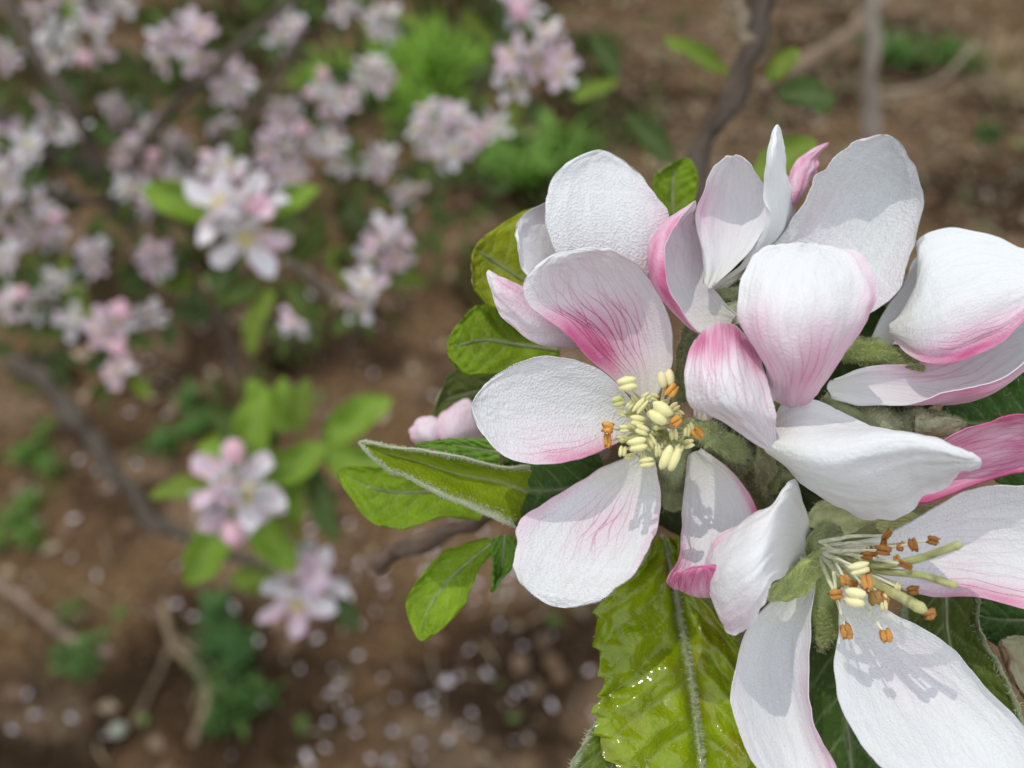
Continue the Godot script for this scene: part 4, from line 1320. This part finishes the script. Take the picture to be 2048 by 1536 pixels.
	truss("dim leaf rosette left of the purple pink cluster", 740, 240, 680, 80, 0, 0, 8, 0.0, "leaf_cluster")
	truss("dim leaf rosette above the deep pink cluster", 320, 600, 640, 70, 0, 0, 7, 0.0, "leaf_cluster")
	truss("leaf rosette below the purple pink cluster in shade", 930, 390, 640, 80, 0, 0, 8, 0.0, "leaf_cluster")
	truss("leafy shoot tip at the left edge above the grey bough end", 60, 690, 580, 70, 0, 0, 7, 0.0, "leaf_cluster")
	truss("dim leaf rosette over the dark gap left of centre", 420, 560, 660, 80, 0, 0, 8, 0.0, "leaf_cluster")
	truss("dim leaf rosette left of the mauve cluster", 660, 470, 680, 60, 0, 0, 6, 0.0, "leaf_cluster")
	truss("pale rose blossoms at the left edge under the rosy buds", 15, 360, 600, 42, 2, 0, 2, 0.3)
	truss("small cream blossom below the cream and rose cluster", 95, 400, 640, 34, 1, 0, 1, 0.1)
	truss("dim pale cluster left of the brightest white cluster", 345, 300, 700, 40, 2, 0, 2, 0.4)
	truss("little white blossom right under the small pink cluster", 262, 378, 600, 26, 1, 0, 0, 0.1)
	truss("dusky cluster above the long pale pink cluster", 560, 225, 720, 45, 2, 0, 2, 0.6)
	truss("pale rose blossom above the brightest white cluster", 450, 340, 480, 42, 1, 1, 1, 0.4)
	truss("fading blossom right of the deep pink cluster", 300, 640, 580, 34, 1, 0, 0, 0.4)

	truss("white oval blossom above the pale rose blossoms near the left edge", 62, 298, 560, 30, 1, 0, 1, 0.1)
	truss("small dim spray over the grey bough, left of the small pink cluster", 150, 268, 600, 34, 1, 0, 2, 0.3)
	truss("small dim spray above the small pink cluster", 300, 255, 660, 34, 1, 0, 2, 0.4)
	truss("dim spray below the pale pink cluster under the dark twig", 440, 250, 680, 34, 1, 0, 2, 0.5)
	truss("small white spray at the right end of the long pale pink cluster", 655, 285, 600, 30, 1, 0, 1, 0.1)
	truss("small pale spray between the long cluster and the single blossom", 690, 330, 640, 26, 1, 0, 1, 0.3)
	truss("pale spray at the left edge under the cream and rose cluster", 15, 520, 580, 34, 1, 0, 2, 0.1)
	truss("cream spray between the yellowish cluster and the deep pink one", 150, 640, 560, 30, 1, 0, 2, 0.2)
	truss("dim pink spray left of the brightest white cluster, above the gap", 300, 420, 640, 30, 1, 0, 2, 0.6)
	truss("dim spray under the brightest white cluster's pale leaf", 590, 640, 620, 30, 1, 0, 3, 0.3)
	truss("dim spray between the purple pink cluster and the mauve one", 820, 385, 620, 34, 1, 0, 3, 0.5)
	truss("pale spray at the top edge left of the long hanging blossom", 690, 20, 660, 32, 1, 0, 2, 0.2)
	truss("pale spray at the top edge right of the cut cluster at left", 240, 20, 660, 34, 1, 0, 2, 0.3)
	truss("bright small blossom at the left edge beside the olive twig", 10, 110, 600, 28, 1, 1, 1, 0.5)

	var bark := Color(0.15, 0.12, 0.095)
	var grey := Color(0.12, 0.10, 0.08)
	branch("thick grey brown bough sloping in from the left edge", grey, [[-60, 215, 690], [100, 300, 680], [215, 360, 690], [235, 440, 700]], [44, 46, 40, 24])
	branch("dark branch running down from the top left corner", bark, [[0, -30, 530], [70, 110, 530], [140, 210, 540], [200, 330, 580]], [26, 24, 22, 20])
	branch("dark twig slanting up right between two blossom clusters, top left", bark, [[660, -60, 530], [510, 60, 520], [425, 145, 520], [330, 230, 560], [230, 400, 640]], [16, 18, 18, 16, 16])
	branch("thin dark twig below the white blossom with olive leaf", bark, [[610, 60, 560], [540, 170, 560], [470, 270, 580], [390, 370, 600]], [14, 15, 16, 16])
	branch("grey brown bough running across the bare soil at the lower left", grey, [[30, 720, 560], [95, 770, 548], [150, 838, 540], [190, 880, 536], [228, 950, 530], [268, 985, 526], [310, 1042, 520], [372, 1068, 510], [420, 1102, 500], [480, 1116, 486], [540, 1140, 470]], [40, 30, 34, 26, 32, 28, 34, 20, 24, 18, 20])
	branch("dark forking twig above the notch of the truss, top right", Color(0.115, 0.088, 0.07), [[1545, -60, 270], [1500, 100, 250], [1455, 215, 240], [1395, 330, 225], [1420, 480, 190], [1500, 700, 150]], [42, 44, 36, 32, 24, 20], "twig", "twig")
	branch("pale side shoot of the forking twig, top right", Color(0.34, 0.27, 0.19), [[1470, -40, 262], [1482, 50, 256], [1500, 95, 250]], [34, 32, 26], "twig", "twig")
	branch("upright pale grey stem near the top right", Color(0.33, 0.28, 0.23), [[1752, -60, 760], [1742, 120, 780], [1738, 270, 820]], [28, 30, 30])
	branch("sloping brown stem crossing the upright one, top right", Color(0.27, 0.20, 0.14), [[1780, -10, 900], [1680, 80, 900], [1590, 135, 900], [1520, 180, 920]], [26, 28, 28, 22])
	branch("thin arched dry stem at the right of the upright stem", Color(0.38, 0.30, 0.22), [[1950, 90, 1000], [1880, 160, 1000], [1790, 185, 1000], [1720, 175, 1000]], [9, 10, 10, 8], "dry_stalk", "stalk")
	branch("blunt brown cut twig behind the folded woolly leaf", Color(0.22, 0.16, 0.12), [[1010, 1010, 160], [930, 1050, 168], [830, 1090, 175], [752, 1128, 180]], [34, 32, 30, 34], "twig", "twig")
	branch("short pale twig under the brightest cluster", Color(0.26, 0.21, 0.16), [[570, 520, 420], [620, 555, 430], [665, 590, 440]], [18, 24, 26], "twig", "twig")

	branch("thin dark twig behind the star shaped cluster", bark, [[1010, -20, 600], [1000, 60, 600], [960, 180, 640], [900, 330, 680], [860, 460, 720]], [10, 11, 12, 12, 12])
	branch("thin dark twig rising under the mauve cluster", bark, [[700, 700, 620], [740, 590, 560], [770, 500, 540], [840, 380, 620]], [13, 12, 10, 8])
	branch("dark twig sagging below the small pink cluster", bark, [[215, 350, 690], [240, 430, 690], [320, 520, 690], [440, 640, 680], [470, 760, 680]], [20, 18, 16, 12, 10])
	branch("dark twig at the left edge under the pale rose blossoms", bark, [[-40, 320, 620], [60, 370, 620], [160, 400, 640], [260, 395, 660]], [16, 18, 16, 12])
	branch("dark twig behind the deep pink cluster", bark, [[60, 740, 600], [140, 690, 600], [220, 660, 560], [330, 620, 560]], [14, 14, 12, 8])
	branch("olive twig beside the top edge at far left", Color(0.13, 0.14, 0.06), [[20, -30, 660], [60, 70, 640], [95, 160, 640]], [14, 13, 12])

	# leaves of the twig at the top right
	for s in [["green leaf below the forking twig at its right side", 1545, 190, 1665, 205, 270, 45], ["slim green leaf on the left of the forking twig", 1320, 70, 1440, 165, 270, 24], ["dark slim leaf further left of the forking twig", 1175, 60, 1235, 160, 330, 26],
			["dim slim leaf above the upper left petal", 1245, 225, 1340, 330, 330, 32], ["small green shoot leaf in the fork of the twig", 1530, 165, 1590, 110, 260, 22], ["green leaf tip behind the narrow upright petal", 1500, 360, 1620, 300, 180, 40], ["dark leaf under the star shaped cluster", 1140, 200, 1235, 175, 460, 18]]:
		var a := at(s[1], s[2], s[5])
		var e := at(s[3], s[4], s[5] + 4.0)
		var o := part(numbered("apple_leaf"), far_leaves[absi(int(s[1])) % 2 * 1], M.far_leaf, self)
		var xx: Vector3 = (e - a).normalized()
		var zz := xx.cross((-ahead + upward * 0.4).normalized()).normalized()
		var lng: float = (e - a).length() / (38.0 * MM)
		o.transform = Transform3D(Basis(xx * lng, zz.cross(xx) * lng, zz * px(s[6], s[5]) * 2.0 / (16.0 * MM) * 0.9), a)
		tag(o, s[0], "leaf")
	# the pink bud behind the left petal
	var pb := thing("flower_bud", "soft pink half open bud peeping out left of the left petal", "flower bud", at(910, 880, 139))
	petal(pb, [0.2, 0.1, 0.1, 0.1], [0.22, 0.2, 0.1, 0.0], {"flip": true, "nu": 24, "nv": 20, "bump": 0.0, "green": 0.0}, [
		[860, 900, 140, 880, 905, 139, 900, 900, 140], [830, 880, 141, 860, 875, 137, 890, 870, 140], [828, 855, 141, 855, 850, 138, 885, 845, 140], [860, 832, 141]])
	petal(pb, [0.2, 0.1, 0.1, 0.1], [0.25, 0.3, 0.2, 0.0], {"flip": true, "nu": 24, "nv": 20, "bump": 0.0, "green": 0.0}, [
		[880, 905, 139, 920, 905, 138, 960, 900, 139], [870, 870, 139, 920, 865, 135, 975, 860, 139], [880, 830, 140, 920, 825, 136, 970, 820, 140], [930, 798, 140]])

	# weeds and grass on the soil
	tuft("large bright green feathery weed at the top centre", 850, 170, 135, 130, 900, Color(0.17, 0.30, 0.045), "weed", "weed", 7.0)
	tuft("pale green weed right of the purple pink cluster", 1080, 330, 95, 90, 420, Color(0.16, 0.28, 0.06), "weed", "weed", 7.0)
	tuft("green weed in the top right corner", 1830, 120, 90, 80, 260, Color(0.10, 0.19, 0.05), "weed", "weed", 6.0)
	tuft("small green weed at the right edge below the dry grass", 1960, 270, 45, 40, 80, Color(0.05, 0.12, 0.03), "weed", "weed", 6.0)
	tuft("dry straw coloured grass at the top right corner", 2010, 150, 110, 90, 260, Color(0.36, 0.28, 0.18), "grass", "grass_tuft", 3.0)
	tuft("green grass tuft at the left edge in the lower half", 35, 1055, 55, 45, 200, Color(0.13, 0.22, 0.055), "grass", "grass_tuft", 3.0)
	tuft("green grass tuft on the fallen stick at lower left", 155, 1290, 55, 35, 220, Color(0.13, 0.22, 0.07), "grass", "grass_tuft", 3.0)
	tuft("feathery dark green weed right of the dry forked stalk", 445, 1300, 75, 50, 260, Color(0.07, 0.14, 0.045), "weed", "weed", 4.0)
	tuft("green weed below the feathery one near the bottom", 480, 1410, 65, 45, 200, Color(0.085, 0.16, 0.045), "weed", "weed", 4.0)
	tuft("low green grass at the left edge beside the grey bough", 95, 905, 60, 30, 160, Color(0.12, 0.22, 0.05), "grass", "grass_tuft", 3.0)
	tuft("dark green weed in the lower left quarter above the leaf cluster", 380, 870, 60, 50, 140, Color(0.09, 0.18, 0.05), "weed", "weed", 5.0)

	# sticks lying on the soil
	for s in [["pale stick lying under a grass tuft at the lower left", [[-20, 1160], [60, 1215], [140, 1275], [225, 1310]], 26, Color(0.30, 0.22, 0.16)], ["dry forked stalk lying on the soil near the bottom left", [[338, 1215], [345, 1290], [400, 1345], [425, 1400], [385, 1490]], 24, Color(0.27, 0.20, 0.13)],
			["second limb of the dry stalk, half buried", [[345, 1290], [310, 1360], [260, 1450]], 16, Color(0.22, 0.16, 0.10)], ["thin dry stalk beside the feathery weed", [[365, 1285], [430, 1340], [450, 1400]], 14, Color(0.28, 0.22, 0.14)], ["pale broken stick under the yellowish cluster", [[140, 715], [215, 720]], 34, Color(0.42, 0.32, 0.22)]]:
		var p := PackedVector3Array()
		for q in s[1]:
			p.append(soil_at(q[0], q[1]) + Vector3.UP * 0.012)
		var d := (p[0] - eye).dot(ahead) / MM
		var o := part(numbered("dry_stick"), tube(p, [px(s[2] * 0.36, d) / MM, px(s[2] * 0.3, d) / MM], s[3], Vector3.ZERO, 9, 5, 0.8), M.bark, self)
		tag(o, s[0], "stick")
	var st := Build.new()
	blob_into(st, Vector3.ZERO, Basis.IDENTITY, Vector3(0.011, 0.008, 0.010), Color(0.62, 0.62, 0.48), 0.3, 8)
	var stone := part("pale_stone", st.done(), M.bark, self)
	stone.position = soil_at(230, 1455) + Vector3.UP * 0.01
	tag(stone, "round pale stone on the soil near the bottom left", "stone")

	# a leafy bough of the same tree above the view, whose shade dapples the soil
	var shade := thing("overhanging_bough", "leafy bough overhead whose shade falls on the soil at the bottom", "branch", eye + Vector3(-0.9, 0.55, -0.9))
	var spots := []
	for q in [[60, 1450, 0.10], [20, 1400, 0.08], [640, 1440, 0.07], [760, 1420, 0.08], [880, 1440, 0.08], [1000, 1400, 0.08], [1080, 1330, 0.07], [380, 715, 0.13], [300, 690, 0.1], [1120, 1280, 0.06], [420, 1500, 0.07], [700, 700, 0.12], [760, 640, 0.12], [420, 400, 0.16], [1900, 340, 0.1], [1960, 360, 0.1], [220, 320, 0.14], [120, 1500, 0.08], [90, 1400, 0.08], [30, 1520, 0.1]]:
		var above: Vector3 = soil_at(q[0], q[1]) + sun_from * (1.62 / sun_from.y)
		for k in (46 if q[0] < 200 and q[1] > 1300 else 24):
			spots.append([above, q[2]])
	var mm := MultiMesh.new()
	mm.transform_format = MultiMesh.TRANSFORM_3D
	mm.mesh = far_leaves[0]
	mm.instance_count = spots.size()
	for k in spots.size():
		var w: Vector3 = spots[k][0] + Vector3(rng.randfn(), rng.randfn() * 0.3, rng.randfn()) * float(spots[k][1]) * 0.55 - shade.position
		mm.set_instance_transform(k, Transform3D(Basis.from_euler(Vector3(rng.randfn() * 0.4, rng.randf() * TAU, rng.randfn() * 0.4)) * Basis.from_scale(Vector3.ONE * rng.randf_range(0.8, 1.5)), w))
	var lv := MultiMeshInstance3D.new()
	lv.name = "leaves"
	lv.multimesh = mm
	lv.material_override = M.far_leaf
	shade.add_child(lv)
	tag(lv, "", "", "", "stuff")
	var limb := PackedVector3Array([Vector3(-0.9, 0.05, 0.2), Vector3(-0.2, 0.03, -0.05), Vector3(0.5, 0.06, -0.1), Vector3(1.2, 0.1, -0.3)])
	for k in limb.size():
		limb[k] += shade.position
	part("limb", tube(limb, [14.0, 12.0, 9.0, 5.0], Color(0.15, 0.12, 0.095), shade.position, 10, 6, 0.6), M.bark, shade)

	# petals that have dropped to the soil
	var fallen := far_petal(99, 0.1, 0.05)
	for k in 235:
		var x := rng.randf_range(20.0, 1230.0)
		var y := rng.randf_range(560.0, 1530.0)
		if k > 205:
			x = rng.randf_range(1150.0, 2040.0)
			y = rng.randf_range(10.0, 480.0)
		if k < 55:
			x = rng.randf_range(620.0, 1200.0)
			y = rng.randf_range(1050.0, 1530.0)
		var o := part(numbered("fallen_petal"), fallen, M.far_petal, self)
		o.position = soil_at(x, y) + Vector3.UP * 0.004
		o.basis = Basis.from_euler(Vector3(rng.randfn() * 0.3, rng.randf() * TAU, rng.randfn() * 0.3)).scaled(Vector3.ONE * rng.randf_range(0.35, 0.68))
		tag(o, "fallen white petal lying on the brown soil, a blurred pale disc", "petal", "fallen petals on the soil")
